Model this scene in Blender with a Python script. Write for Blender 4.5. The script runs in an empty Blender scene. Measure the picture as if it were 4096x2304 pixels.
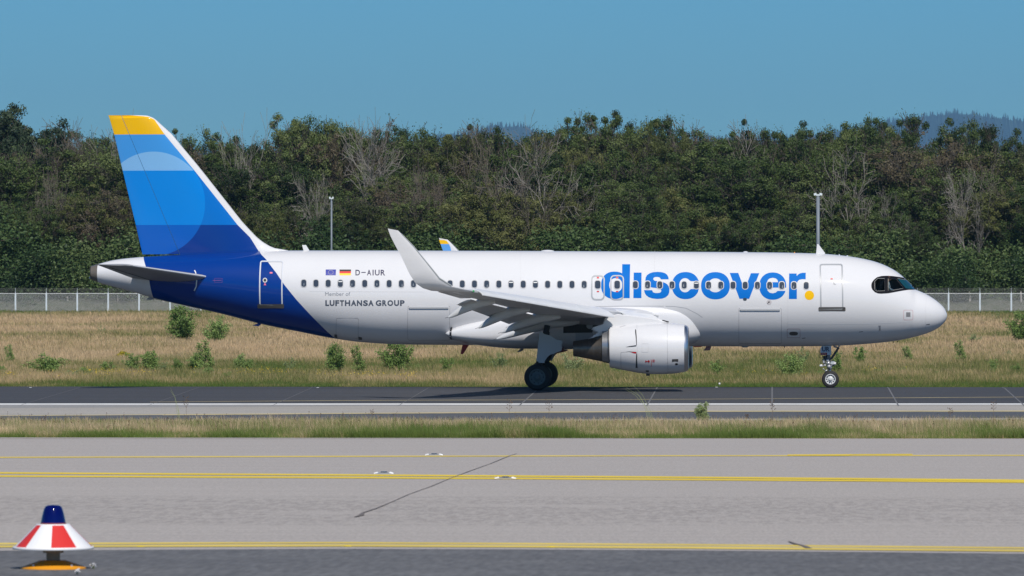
import bpy, bmesh, math, random
import numpy as np
from mathutils import Vector, Matrix
from mathutils.geometry import tessellate_polygon

random.seed(7); rng = np.random.default_rng(7)
scn = bpy.context.scene
col = scn.collection
R = math.radians

# ------------------------------------------------------------------ camera
FPX = 22825.0                       # focal length in pixels of the 4096 px wide photograph
CAM = Vector((0.0, -250.0, 3.84))
YAW, PITCH = R(2.61), R(0.12)
cam_d = bpy.data.cameras.new("camera"); cam = bpy.data.objects.new("camera", cam_d); col.objects.link(cam)
cam.location = CAM; cam.rotation_euler = (R(90) + PITCH, 0, YAW)
cam_d.sensor_width = 36; cam_d.lens = FPX / 4096 * 36
cam_d.clip_start = 1; cam_d.clip_end = 60000
cam_d.dof.use_dof = True; cam_d.dof.focus_distance = 248; cam_d.dof.aperture_fstop = 9
scn.camera = cam

# ------------------------------------------------------------------ sky, sun, exposure
SUN = Vector((2.0, -7.6, 8.1)).normalized()      # towards the sun
el = math.asin(SUN.z); az = math.atan2(SUN.x, SUN.y)
w = bpy.data.worlds.new("World"); scn.world = w; w.use_nodes = True
nt = w.node_tree; nt.nodes.clear()
sky = nt.nodes.new("ShaderNodeTexSky"); sky.sky_type = 'NISHITA'; sky.sun_disc = False
sky.sun_elevation = el; sky.sun_rotation = az; sky.altitude = 100
sky.air_density = 1.0; sky.dust_density = 0.3; sky.ozone_density = 3.0
tint = nt.nodes.new("ShaderNodeMix"); tint.data_type = 'RGBA'; tint.blend_type = 'MULTIPLY'; tint.inputs[0].default_value = 1
wc = nt.nodes.new("ShaderNodeTexCoord"); wsx = nt.nodes.new("ShaderNodeSeparateXYZ"); nt.links.new(wc.outputs['Generated'], wsx.inputs[0])
wr = nt.nodes.new("ShaderNodeValToRGB"); e = wr.color_ramp.elements; e[0].position = 0.0; e[0].color = (0.30, 0.645, 0.80, 1); e[1].position = 0.10; e[1].color = (0.185, 0.60, 1.05, 1)
x = e.new(.55); x.color = (0.30, 0.56, 0.74, 1)
nt.links.new(wsx.outputs[2], wr.inputs[0]); nt.links.new(wr.outputs[0], tint.inputs[7])
bg = nt.nodes.new("ShaderNodeBackground"); bg.inputs[1].default_value = 0.085
out = nt.nodes.new("ShaderNodeOutputWorld")
nt.links.new(sky.outputs[0], tint.inputs[6]); nt.links.new(tint.outputs[2], bg.inputs[0]); nt.links.new(bg.outputs[0], out.inputs[0])
sd = bpy.data.lights.new("sun", 'SUN'); sd.energy = 4.3; sd.angle = R(0.53); sd.color = (1.0, 0.94, 0.86)
so = bpy.data.objects.new("sun", sd); col.objects.link(so); so.rotation_euler = SUN.to_track_quat('Z', 'Y').to_euler()
so.location = (20, -60, 60)
scn.view_settings.view_transform = 'Standard'; scn.view_settings.look = 'None'
scn.view_settings.exposure = 0; scn.view_settings.gamma = 1; scn.view_settings.use_curve_mapping = False
scn.cycles.max_bounces = 5; scn.cycles.diffuse_bounces = 2; scn.cycles.glossy_bounces = 2
scn.cycles.transmission_bounces = 4; scn.cycles.volume_bounces = 0; scn.cycles.transparent_max_bounces = 12
scn.cycles.use_denoising = True
try: scn.cycles.denoising_prefilter = 'ACCURATE'
except Exception: pass
scn.cycles.sample_clamp_indirect = 4

# ------------------------------------------------------------------ where pixels of the photograph lie in the place
RC = cam.rotation_euler.to_matrix()
def ray(px, py): return RC @ Vector(((px - 2048) / FPX, -(py - 1152) / FPX, -1.0))
def P(px, py, Y):
    d = ray(px, py); t = (Y - CAM.y) / d.y
    return CAM + d * t
PROF = [(-262, 1.85), (-250, 1.74), (-109.2, 0.43), (-108.0, 0.36), (-44, -0.70), (-37, -0.74), (-1.0, 0.0), (2.0, 0.0), (14, -0.24), (24, -0.42),
        (300, 2.5), (420, 3.2), (520, 3.2), (900, 0.0), (30000, 0.0)]
PY = np.array([p[0] for p in PROF]); PZ = np.array([p[1] for p in PROF])
def zg(Y): return float(np.interp(Y, PY, PZ))
_Ys = np.concatenate([np.linspace(-225, 2, 4600), np.linspace(26, 420, 4000)])
_Zs = np.interp(_Ys, PY, PZ)
def G(px, py):
    """the point of the ground seen at a pixel"""
    d = ray(px, py); t = (_Ys - CAM.y) / d.y; z = CAM.z + d.z * t
    i = int(np.argmax(z <= _Zs))
    if z[i] > _Zs[i]: i = len(_Ys) - 1
    return Vector((d.x * t[i], _Ys[i], _Zs[i]))

# ------------------------------------------------------------------ objects
def tag(o, label=None, cat=None, group=None, kind=None):
    if label: o['label'] = label
    if cat: o['category'] = cat
    if group: o['group'] = group
    if kind: o['kind'] = kind
    return o
def empty(name, loc, rz=0.0):
    o = bpy.data.objects.new(name, None); o.location = loc; o.rotation_euler = (0, 0, rz); o.empty_display_size = 0.3
    col.objects.link(o); return o
ORG = {}
def org(o):
    v = Vector((0, 0, 0))
    while o is not None: v = v + Vector(o.location); o = o.parent
    return v
def link(name, me, parent=None, loc=(0, 0, 0), rz=0.0):
    o = bpy.data.objects.new(name, me); o.location = loc; o.rotation_euler = (0, 0, rz); o.parent = parent
    col.objects.link(o); return o
def mesh(name, V, F, mats, idx=None, smooth=True):
    me = bpy.data.meshes.new(name)
    V = np.asarray(V, dtype=np.float32)
    if isinstance(F, np.ndarray) and F.ndim == 2:
        n, k = F.shape
        me.vertices.add(len(V)); me.vertices.foreach_set('co', V.ravel())
        me.loops.add(n * k); me.loops.foreach_set('vertex_index', F.astype(np.int32).ravel())
        me.polygons.add(n); me.polygons.foreach_set('loop_start', np.arange(0, n * k, k, dtype=np.int32))
        me.update(calc_edges=True)
    else:
        me.from_pydata([tuple(map(float, v)) for v in V], [], [tuple(map(int, f)) for f in F]); me.update()
    if not isinstance(mats, (list, tuple)): mats = [mats]
    for m in mats: me.materials.append(m)
    if idx is not None: me.polygons.foreach_set('material_index', np.asarray(idx, dtype=np.int32))
    me.polygons.foreach_set('use_smooth', np.full(len(me.polygons), bool(smooth)))
    return me
class MB:
    """collects shapes in world metres, builds one mesh object"""
    def __init__(s): s.V = []; s.F = []; s.I = []
    def add(s, V, F, mi=0):
        b = len(s.V); s.V += [tuple(v) for v in V]; s.F += [tuple(i + b for i in f) for f in F]; s.I += [mi] * len(F); return s
    def box(s, c, d, rot=None, mi=0, taper=1.0):
        V = []
        for z in (-1, 1):
            k = taper if z > 0 else 1
            for x, y in ((-1, -1), (1, -1), (1, 1), (-1, 1)):
                v = Vector((x * d[0] / 2 * k, y * d[1] / 2 * k, z * d[2] / 2))
                if rot is not None: v = rot @ v
                V.append(v + Vector(c))
        return s.add(V, [(3, 2, 1, 0), (4, 5, 6, 7), (0, 1, 5, 4), (1, 2, 6, 5), (2, 3, 7, 6), (3, 0, 4, 7)], mi)
    def rings(s, rings, cap=True, mi=0, closed=False):
        n = len(rings[0]); V = [v for r in rings for v in r]; F = []
        m = len(rings)
        for i in range(m - 1 + (1 if closed else 0)):
            a, b = i * n, ((i + 1) % m) * n
            for j in range(n):
                k = (j + 1) % n; F.append((a + j, a + k, b + k, b + j))
        if cap and not closed: F.append(tuple(range(n))[::-1]); F.append(tuple((m - 1) * n + j for j in range(n)))
        return s.add(V, F, mi)
    def tube(s, pts, rad, n=8, mi=0, cap=True):
        pts = [Vector(p) for p in pts]; rr = rad if isinstance(rad, (list, tuple)) else [rad] * len(pts)
        rings = []
        up = None
        for i, p in enumerate(pts):
            t = (pts[min(i + 1, len(pts) - 1)] - pts[max(i - 1, 0)]).normalized()
            if up is None: up = Vector((0, 0, 1)) if abs(t.z) < .9 else Vector((1, 0, 0))
            a = t.cross(up).normalized(); b = a.cross(t).normalized(); up = b
            rings.append([p + (a * math.cos(q) + b * math.sin(q)) * rr[i] for q in (2 * math.pi * j / n for j in range(n))])
        return s.rings(rings, cap, mi)
    def lathe(s, c, axis, prof, n=32, mi=0, cap=False):
        axis = Vector(axis).normalized(); up = Vector((0, 0, 1)) if abs(axis.z) < .9 else Vector((1, 0, 0))
        a = axis.cross(up).normalized(); b = axis.cross(a).normalized()
        rings = [[Vector(c) + axis * h + (a * math.cos(q) + b * math.sin(q)) * r for q in (2 * math.pi * j / n for j in range(n))] for h, r in prof]
        return s.rings(rings, cap, mi)
    def build(s, name, mats, parent=None, smooth=False, fix=True, auto=None):
        V = np.array(s.V); 
        if parent is not None: V = V - np.array(org(parent))
        me = mesh(name, V, s.F, mats, s.I, smooth)
        if fix:
            bm = bmesh.new(); bm.from_mesh(me); bmesh.ops.recalc_face_normals(bm, faces=bm.faces); bm.to_mesh(me); bm.free()
        if auto is not None:
            try: me.set_sharp_from_angle(angle=R(auto))
            except Exception: pass
        return link(name, me, parent)

# ------------------------------------------------------------------ materials
def lin(c):
    return tuple(((v / 255) / 12.92 if v / 255 <= .04045 else ((v / 255 + .055) / 1.055) ** 2.4) for v in c)
def mat(name, color, rough=.5, metal=0, spec=.5, coat=0, var=0, vscale=3.0, bump=0, bscale=30, stretch=(1, 1, 1)):
    m = bpy.data.materials.new(name); m.use_nodes = True; n = m.node_tree; b = n.nodes["Principled BSDF"]
    b.inputs['Base Color'].default_value = (*color[:3], 1); b.inputs['Roughness'].default_value = rough
    b.inputs['Metallic'].default_value = metal; b.inputs['Specular IOR Level'].default_value = spec; b.inputs['Coat Weight'].default_value = coat
    b.inputs['Coat Roughness'].default_value = .06
    if var or bump:
        g = n.nodes.new("ShaderNodeNewGeometry"); mp = n.nodes.new("ShaderNodeMapping"); mp.inputs['Scale'].default_value = stretch
        n.links.new(g.outputs['Position'], mp.inputs[0])
        if var:
            t = n.nodes.new("ShaderNodeTexNoise"); t.inputs['Scale'].default_value = vscale; t.inputs['Detail'].default_value = 5
            n.links.new(mp.outputs[0], t.inputs['Vector'])
            r = n.nodes.new("ShaderNodeMapRange"); r.inputs[1].default_value = .3; r.inputs[2].default_value = .7
            r.inputs[3].default_value = 1 - var; r.inputs[4].default_value = 1 + var; n.links.new(t.outputs[0], r.inputs[0])
            x = n.nodes.new("ShaderNodeVectorMath"); x.operation = 'SCALE'; x.inputs[0].default_value = color[:3]
            n.links.new(r.outputs[0], x.inputs['Scale']); n.links.new(x.outputs[0], b.inputs['Base Color'])
        if bump:
            t2 = n.nodes.new("ShaderNodeTexNoise"); t2.inputs['Scale'].default_value = bscale; t2.inputs['Detail'].default_value = 4
            n.links.new(mp.outputs[0], t2.inputs['Vector'])
            bp = n.nodes.new("ShaderNodeBump"); bp.inputs['Strength'].default_value = bump; bp.inputs['Distance'].default_value = .02
            n.links.new(t2.outputs[0], bp.inputs['Height']); n.links.new(bp.outputs[0], b.inputs['Normal'])
    return m
class NT:
    """tiny node-math helper"""
    def __init__(s, m): s.t = m.node_tree; s.b = s.t.nodes["Principled BSDF"]
    def n(s, typ, **k):
        x = s.t.nodes.new(typ)
        for a, v in k.items(): setattr(x, a, v)
        return x
    def l(s, a, b): s.t.links.new(a, b)
    def m(s, op, a, b=None, c=None):
        x = s.n("ShaderNodeMath", operation=op)
        for i, v in enumerate((a, b, c)):
            if v is None: continue
            if hasattr(v, 'is_output'): s.l(v, x.inputs[i])
            else: x.inputs[i].default_value = v
        return x.outputs[0]
    def mix(s, f, a, b):
        x = s.n("ShaderNodeMix", data_type='RGBA')
        for i, v in ((0, f), (6, a), (7, b)):
            if hasattr(v, 'is_output'): s.l(v, x.inputs[i])
            else: x.inputs[i].default_value = v if i == 0 else (*v[:3], 1)
        return x.outputs[2]

C_WHITE = (.665, .665, .68)
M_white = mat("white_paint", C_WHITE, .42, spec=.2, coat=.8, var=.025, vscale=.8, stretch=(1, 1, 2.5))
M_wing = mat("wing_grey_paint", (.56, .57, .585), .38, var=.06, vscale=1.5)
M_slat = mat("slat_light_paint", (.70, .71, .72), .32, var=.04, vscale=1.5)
M_letter = mat("lettering_blue", lin((0, 106, 192)), .6, spec=.10)
M_yellow = mat("livery_yellow", lin((232, 180, 0)), .6, spec=.15)
M_navy = mat("registration_navy", lin((32, 30, 70)), .35)
M_greytxt = mat("lettering_grey", lin((78, 86, 100)), .35)
M_greythin = mat("lettering_light_grey", lin((128, 132, 142)), .35)
M_line = mat("door_outline_grey", lin((165, 168, 172)), .4)
M_seam = mat("panel_seam", lin((140, 142, 148)), .5)
M_dark = mat("dark_trim", (.02, .02, .023), .45)
M_scuff = mat("scuff_plate", (.10, .095, .09), .4, metal=.3)
M_glass = mat("cabin_glass", (.042, .055, .078), .12, spec=.6)
M_mask = mat("cockpit_mask", (.006, .006, .009), .6, spec=.08)
M_wshield = mat("windshield_glass", (.006, .055, .075), .1, spec=.8)
M_red = mat("warning_red", lin((200, 25, 30)), .45)
M_blueflag = mat("flag_blue", lin((18, 40, 150)), .4)
M_black = mat("black_paint", (.012, .012, .013), .5)
M_tyre = mat("tyre_rubber", (.014, .014, .016), .75, var=.15, vscale=12)
M_rim = mat("wheel_rim_white", (.55, .57, .58), .4, var=.08, vscale=15)
M_rimdark = mat("wheel_rim_dark", (.075, .10, .105), .5)
M_strut = mat("gear_steel", (.5, .51, .53), .3, metal=.5)
M_strutd = mat("gear_dark_steel", (.07, .075, .08), .5, metal=.3)
M_bare = mat("bare_metal_lip", (.68, .68, .69), .34, metal=1.0)
M_noz = mat("nozzle_metal", (.15, .135, .12), .38, metal=.85, var=.12, vscale=2.0, stretch=(4, 1, 1))
M_nozl = mat("nozzle_light_metal", (.38, .39, .41), .32, metal=.8)
M_greydoor = mat("gear_door_grey", (.40, .44, .47), .4)
M_apu = mat("apu_exhaust_metal", (.13, .115, .10), .45, metal=.7)

# ------------------------------------------------------------------ the ground and the roads
def ground_mat():
    m = mat("meadow_soil", (.2, .16, .09), 1.0, spec=.1); q = NT(m)
    g = q.n("ShaderNodeNewGeometry"); mp = q.n("ShaderNodeMapping"); mp.inputs['Scale'].default_value = (.06, .02, 1); q.l(g.outputs['Position'], mp.inputs[0])
    a = q.n("ShaderNodeTexNoise"); a.inputs['Scale'].default_value = 1.0; a.inputs['Detail'].default_value = 8; q.l(mp.outputs[0], a.inputs['Vector'])
    f = q.n("ShaderNodeMapRange"); f.inputs[1].default_value = .42; f.inputs[2].default_value = .62; q.l(a.outputs[0], f.inputs[0])
    c = q.mix(f.outputs[0], (.27, .205, .115), (.12, .135, .045)); q.l(c, q.b.inputs['Base Color'])
    return m
def sheet(name, Ys, x0, x1, m, dz=0.0, nx=2, dzf=None):
    V = []; F = []
    for i, y in enumerate(Ys):
        for j in range(nx):
            V.append((x0 + (x1 - x0) * j / (nx - 1), y, zg(y) + dz))
    for i in range(len(Ys) - 1):
        for j in range(nx - 1):
            a = i * nx + j; F.append((a, a + 1, a + nx + 1, a + nx))
    o = link(name, mesh(name, V, F, m, smooth=False)); tag(o, kind='structure'); return o
M_ground = ground_mat()
V = []; F = []
for i, (y, z) in enumerate(PROF):
    for x in (-9000, 9000): V.append((x, y, z - .03))
for i in range(len(PROF) - 1): F.append((2 * i, 2 * i + 1, 2 * i + 3, 2 * i + 2))
tag(link("ground", mesh("ground", V, F, M_ground, smooth=False)), kind='structure')

def asphalt_mat(name, c1, c2, sp, fine=26.0, streak=(.03, 1.2, 1), amt=.5):
    m = mat(name, c1, .85, spec=.3); q = NT(m)
    g = q.n("ShaderNodeNewGeometry")
    mp = q.n("ShaderNodeMapping"); mp.inputs['Scale'].default_value = streak; q.l(g.outputs['Position'], mp.inputs[0])
    a = q.n("ShaderNodeTexNoise"); a.inputs['Scale'].default_value = 1.0; a.inputs['Detail'].default_value = 9; a.inputs['Roughness'].default_value = .62; q.l(mp.outputs[0], a.inputs['Vector'])
    mp2 = q.n("ShaderNodeMapping"); mp2.inputs['Scale'].default_value = (1, .12, 1); q.l(g.outputs['Position'], mp2.inputs[0])
    b = q.n("ShaderNodeTexNoise"); b.inputs['Scale'].default_value = fine; b.inputs['Detail'].default_value = 3; q.l(mp2.outputs[0], b.inputs['Vector'])
    f = q.n("ShaderNodeMapRange"); f.inputs[1].default_value = .35; f.inputs[2].default_value = .65; q.l(a.outputs[0], f.inputs[0])
    f2 = q.m('MULTIPLY_ADD', b.outputs[0], amt * 2, 1 - amt)
    c = q.mix(f.outputs[0], c1, c2)
    x = q.n("ShaderNodeVectorMath", operation='SCALE'); q.l(c, x.inputs[0]); q.l(f2, x.inputs['Scale'])
    colr = x.outputs[0]
    if sp:      # rubbed dirt along the wheel track
        st = q.n("ShaderNodeTexNoise"); st.inputs['Scale'].default_value = 1; st.inputs['Detail'].default_value = 10; st.inputs['Roughness'].default_value = .7
        mp3 = q.n("ShaderNodeMapping"); mp3.inputs['Scale'].default_value = (7.0, 1.3, 1); q.l(g.outputs['Position'], mp3.inputs[0]); q.l(mp3.outputs[0], st.inputs['Vector'])
        s = q.n("ShaderNodeSeparateXYZ"); q.l(g.outputs['Position'], s.inputs[0])
        band = q.m('SUBTRACT', 1.0, q.m('DIVIDE', q.m('ABSOLUTE', q.m('SUBTRACT', s.outputs[1], sp[0])), sp[1])); band = q.m('MAXIMUM', band, 0.0)
        lf = q.n('ShaderNodeTexNoise'); lf.inputs['Scale'].default_value = .5; lf.inputs['Detail'].default_value = 2; q.l(g.outputs['Position'], lf.inputs['Vector']); band = q.m('MULTIPLY', band, q.m('MAXIMUM', q.m('MULTIPLY', q.m('SUBTRACT', lf.outputs[0], .32), 3.0), 0.0))
        k = q.m('MULTIPLY', q.m('POWER', band, .5), q.m('MAXIMUM', q.m('MULTIPLY', q.m('SUBTRACT', st.outputs[0], .46), 5.5), 0.0)); k = q.m('MINIMUM', k, .27)
        colr = q.mix(k, colr, (.13, .115, .105))
    q.l(colr, q.b.inputs['Base Color'])
    return m
M_runway = asphalt_mat("runway_asphalt", (.050, .051, .056), (.068, .069, .075), None, 18, amt=.35)
M_shoulder = asphalt_mat("concrete_shoulder", (.40, .375, .34), (.35, .33, .30), None, 18, streak=(.02, .5, 1), amt=.2)
M_shasph = asphalt_mat("shoulder_asphalt", (.085, .09, .10), (.11, .115, .125), None, 20, amt=.35)
M_taxi = asphalt_mat("taxiway_concrete", (.385, .352, .325), (.42, .385, .355), (-173.5, 7.5), 30, streak=(.05, 2.0, 1), amt=.3)
M_nearasph = asphalt_mat("near_asphalt", (.118, .118, .122), (.15, .15, .152), None, 14, streak=(.6, .6, 1), amt=.5)

def Yr(py):                     # runway plane
    k = (py - 1200) / FPX; return (CAM.z + .0203 * -4.5 * -1 * -1 - k * 250) / (k + .0203)
def Gy(py, px=2048): return G(px, py).y
YE = G(2048, 1618.8).y
sheet("runway", [YE, -20, -12, -4.5, -1.0, 2.0, 8, 14, 24], -900, 700, M_runway, .0)
sheet("runway_shoulder", [-37.5, -37, -30, YE], -900, 700, M_shoulder, .001)
# strip between polylines of pixels lying on the ground
def strip(name, up, lo, m, dz, xs=None, kind='structure', parent=None, ext=900):
    def f(pl, px): return float(np.interp(px, [p[0] for p in pl], [p[1] for p in pl]))
    xs = xs or [0, 680, 1366, 2048, 2732, 3400, 4096]
    a = [G(x, f(up, x)) for x in xs]; b = [G(x, f(lo, x)) for x in xs]
    if ext:
        for L in (a, b):
            L.insert(0, L[0] + Vector((-ext, 0, 0))); L.append(L[-1] + Vector((ext, 0, 0)))
    V = []; F = []
    for p, q in zip(a, b): V += [(p.x, p.y, zg(p.y) + dz), (q.x, q.y, zg(q.y) + dz)]
    for i in range(len(a) - 1): F.append((2 * i + 1, 2 * i + 3, 2 * i + 2, 2 * i))
    o = link(name, mesh(name, V, F, m, smooth=False), parent)
    if kind: tag(o, kind=kind)
    return o
M_wline = mat("white_marking", (.72, .72, .70), .7, var=.12, vscale=1.5, stretch=(.6, 1, 1))
M_yline = mat("yellow_marking", (.74, .56, .10), .7, var=.18, vscale=1.2, stretch=(.4, 2, 1))
M_yline2 = mat("fresh_yellow_marking", (.78, .57, .03), .7, var=.12, vscale=1.2, stretch=(.4, 2, 1))
M_ypale = mat("worn_yellow_marking", (.52, .43, .22), .75, var=.2, vscale=1.5, stretch=(.4, 2, 1))
strip("runway_edge_line", [(0, 1614.2), (4096, 1614.0)], [(0, 1619.6), (4096, 1619.4)], M_wline, .006)
strip("runway_thin_yellow_line", [(600, 1608), (1366, 1602), (2732, 1597), (4096, 1588)], [(600, 1608.9), (1366, 1603), (2732, 1598), (4096, 1589)], M_ypale, .006, ext=0, xs=[600, 1366, 2048, 2732, 3400, 4096])
strip("shoulder_transition", [(0, 1619.8), (2000, 1619.8), (4096, 1619.8)], [(0, 1632), (1400, 1625), (2600, 1621.5), (4096, 1620.5)], asphalt_mat("grey_shoulder", (.26, .255, .25), (.32, .315, .305), None, 18, amt=.2), .004)
strip("shoulder_asphalt", [(0, 1663), (1366, 1654), (2732, 1645), (4096, 1644)], [(0, 1694), (1366, 1682), (2732, 1676), (4096, 1672)], M_shasph, .005)
strip("shoulder_yellow_line", [(0, 1662.5), (1366, 1653), (2732, 1644), (4096, 1643)], [(0, 1666.3), (1366, 1656.5), (2732, 1648), (4096, 1647)], M_ypale, .009)
# taxiway in front
sheet("taxiway", [-196.6, -180, -150, -120, -109.2], -700, 500, M_taxi, .0)
strip("taxiway_shoulder", [(0, 2205), (1300, 2197), (2500, 2201), (4096, 2217)], [(0, 2420), (4096, 2420)], M_nearasph, .006)
sheet("apron_edge", [-262, -235, -215, -196.6], -500, 400, M_nearasph, -.001)
strip("taxiway_edge_line", [(0, 1748.6), (4096, 1749.4)], [(0, 1754.4), (4096, 1754.6)], M_ypale, .005)
strip("taxiway_lead_line", [(0, 1828), (1300, 1824), (2500, 1822), (4096, 1820)], [(0, 1832.6), (1300, 1828.5), (2500, 1826), (4096, 1824)], M_yline, .005)
strip("taxiway_repainted_line", [(3150, 1819.6), (3650, 1817)], [(3150, 1825), (3400, 1825), (3405, 1821.5), (3650, 1821)], M_yline2, .009, xs=[3150, 3395, 3405, 3650], ext=0)
for nm, o1, o2, mm in (("upper", 0, 7, M_yline2), ("lower", 13, 20, M_yline2)):
    k = 0 if nm == "upper" else 1
    up = [(0, 1889.5 + 12.5 * k), (1300, 1897 + 10.5 * k), (2500, 1905 + 9 * k), (3300, 1911.5 + 8 * k), (4096, 1919.5 + 6.5 * k)]
    lo = [(x, y + 6.5) for x, y in up]
    strip("taxiway_centre_line", up, lo, mm, .005)
eu = [(0, 2173), (1300, 2169), (2500, 2175), (4096, 2190)]
strip("taxiway_side_line", eu, [(x, y + 6) for x, y in eu], M_yline, .005)
strip("taxiway_side_line", [(x, y + 11.5) for x, y in eu], [(x, y + 18.5) for x, y in eu], M_yline, .005)
strip("worn_paint_between_lines", [(x, y + 6.4) for x, y in eu], [(x, y + 11.1) for x, y in eu], M_ypale, .004)
# joints of the runway slabs: one strip each, across the runway
M_joint = mat("joint_sealant", (.15, .15, .155), .8, var=.2, vscale=3)
for i, X in enumerate([-30.3, -25.1, -20.1, -15.0, -10.15, -5.02, 0.0, 5.06, 10.1]):
    V = []; F = []
    hw = .018 if X < -12 else .032
    ys = [-21.0, -12, -1.0, 1.9]
    for y in ys: V += [(X - hw, y, zg(y) + .008), (X + hw, y, zg(y) + .008)]
    for j in range(3): F.append((2 * j, 2 * j + 1, 2 * j + 3, 2 * j + 2))
    tag(link("runway_joint", mesh("runway_joint", V, F, M_joint, smooth=False)), kind='structure')
# cracks in the taxiway
M_crack = mat("crack_filler", (.15, .13, .12), .9, var=.3, vscale=4)
def crack(pts, wid):
    V = []; F = []
    g = [G(*p) for p in pts]
    for i, p in enumerate(g):
        k = wid[i] if isinstance(wid, list) else wid
        j = 0.02 * math.sin(i * 2.3)
        V += [(p.x - k + j, p.y, zg(p.y) + .009), (p.x + k + j, p.y, zg(p.y) + .009)]
    for i in range(len(g) - 1): F.append((2 * i, 2 * i + 1, 2 * i + 3, 2 * i + 2))
    tag(link("pavement_crack", mesh("pavement_crack", V, F, M_crack, smooth=False)), kind='structure')
cp = [(1420, 2070), (1440, 2063), (1460, 2052), (1500, 2036), (1560, 2012), (1640, 1979), (1720, 1947), (1800, 1916), (1880, 1886), (1960, 1855), (2030, 1829), (2066, 1815)]
crack(cp, [.015, .04, .018, .010, .008, .008, .009, .008, .011, .009, .014, .008])
crack([(3235, 2196), (3215, 2188), (3190, 2178), (3150, 2168)], [.035, .03, .025, .012])
crack([(2762, 2048), (2790, 2046), (2822, 2045)], [.02, .005, .02])

# ------------------------------------------------------------------ distant hills and the air
def hill(name, px0, px1, tops, D, amp, seed):
    amp = amp * D / 7000
    r2 = np.random.default_rng(seed); xs = np.linspace(px0, px1, int((px1 - px0) / 2.2)); V = []; F = []
    tp = np.interp(xs, [t[0] for t in tops], [t[1] for t in tops])
    saw = r2.random(len(xs)) ** 2 * amp
    for i, x in enumerate(xs):
        Y = D - 250; a = P(x, tp[i], Y); z = a.z + saw[i]
        V += [(a.x, Y - 1800, 0), (a.x, Y - 900 + r2.normal() * 60, z * .55), (a.x, Y, z), (a.x, Y + 1400, z * .4)]
    for i in range(len(xs) - 1):
        for j in range(3): F.append((4 * i + j, 4 * i + 4 + j, 4 * i + 5 + j, 4 * i + 1 + j))
    o = link(name, mesh(name, V, F, mat("hill_forest", (.032, .055, .035), 1, spec=0, var=.35, vscale=.02), smooth=False)); tag(o, kind='structure')
hill("hills", -400, 4700, [(-400, 640), (500, 620), (1500, 620), (1700, 560), (1850, 540), (1960, 512), (2080, 510), (2200, 550), (2400, 600), (2600, 600), (2720, 555), (2900, 560), (3150, 560), (3400, 520), (3560, 492), (3700, 470), (3800, 458), (3880, 460), (4000, 476), (4096, 490), (4400, 530), (4700, 570)], 22000, 9, 3)
hz = MB().box((-1300, 11800, 445), (8600, 24140, 910))
hz_m = bpy.data.materials.new("haze_air"); hz_m.use_nodes = True; hz_m.node_tree.nodes.remove(hz_m.node_tree.nodes["Principled BSDF"])
pv = hz_m.node_tree.nodes.new("ShaderNodeVolumePrincipled"); pv.inputs['Color'].default_value = (.34, .66, 1.0, 1); pv.inputs['Density'].default_value = 3.8e-5
pv.inputs['Anisotropy'].default_value = 0.0
hz_m.node_tree.links.new(pv.outputs[0], hz_m.node_tree.nodes["Material Output"].inputs['Volume'])
hzo = hz.build("haze", hz_m); tag(hzo, kind='stuff')
hz_m.cycles.homogeneous_volume = True if hasattr(hz_m.cycles, 'homogeneous_volume') else None

# ================================================================== the aircraft
ROOT = empty("airliner", (-10.08, 0, 0))
tag(ROOT, 'white twin-engine airliner with a blue and yellow tail rolling along the runway', 'airliner')
def pchip(x, xs, ys):
    x = np.asarray(x, float); xs = np.asarray(xs, float); ys = np.asarray(ys, float)
    h = np.diff(xs); d = np.diff(ys) / h; m = np.zeros(len(xs)); m[0] = d[0]; m[-1] = d[-1]
    for i in range(1, len(xs) - 1):
        if d[i - 1] * d[i] > 0:
            w1 = 2 * h[i] + h[i - 1]; w2 = h[i] + 2 * h[i - 1]; m[i] = (w1 + w2) / (w1 / d[i - 1] + w2 / d[i])
    k = np.clip(np.searchsorted(xs, x) - 1, 0, len(xs) - 2); t = np.clip((x - xs[k]) / h[k], 0, 1); hh = h[k]
    return ((1 + 2 * t) * (1 - t) ** 2 * ys[k] + t * (1 - t) ** 2 * hh * m[k] + t * t * (3 - 2 * t) * ys[k + 1] + t * t * (t - 1) * hh * m[k + 1])
TOP = [(3788.5, 1262), (3787.9, 1256), (3785.5, 1249), (3776, 1231), (3762, 1216.5), (3738, 1197), (3709, 1179), (3682, 1166), (3660, 1157), (3639, 1133), (3617, 1111), (3583, 1084), (3535, 1059), (3486, 1042.5),
       (3414, 1028), (3356, 1020.5), (3303, 1016), (3230, 1012.8), (3100, 1010), (2500, 1006), (1990, 1003.5), (1200, 1002), (1000, 1004.5), (850, 1011), (700, 1020), (575, 1027.6), (505, 1033.5), (447, 1042), (389, 1057.5), (366, 1064)]
BOT = [(3788.5, 1262), (3787.9, 1268), (3785.5, 1276), (3776, 1291), (3762, 1305), (3728, 1325), (3680, 1342), (3631, 1354), (3583, 1363.5), (3486, 1374), (3390, 1381), (3293, 1384.5), (3100, 1386), (1821, 1380), (1614, 1378), (1448, 1369), (1324, 1352),
       (1204, 1328.5), (1049, 1297), (893, 1257), (738, 1222), (622, 1195), (536, 1169), (466.5, 1151), (389, 1128.6), (366, 1119)]
def prof(L):
    p = [P(x, y, 0) for x, y in L]; p.sort(key=lambda v: v.x); xs = np.array([v.x for v in p]); zs = np.array([v.z for v in p]); return xs, zs
tx, tz = prof(TOP); bx_, bz = prof(BOT)
XN = P(3788.5, 1262, 0).x; XT = P(366, 1090, 0).x
def sq(x): return -np.sqrt(np.maximum(XN - np.asarray(x, float), 0)) 
def ftop(x): return pchip(sq(x), sq(tx), tz)
def fbot(x): return pchip(sq(x), sq(bx_), bz)
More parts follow.
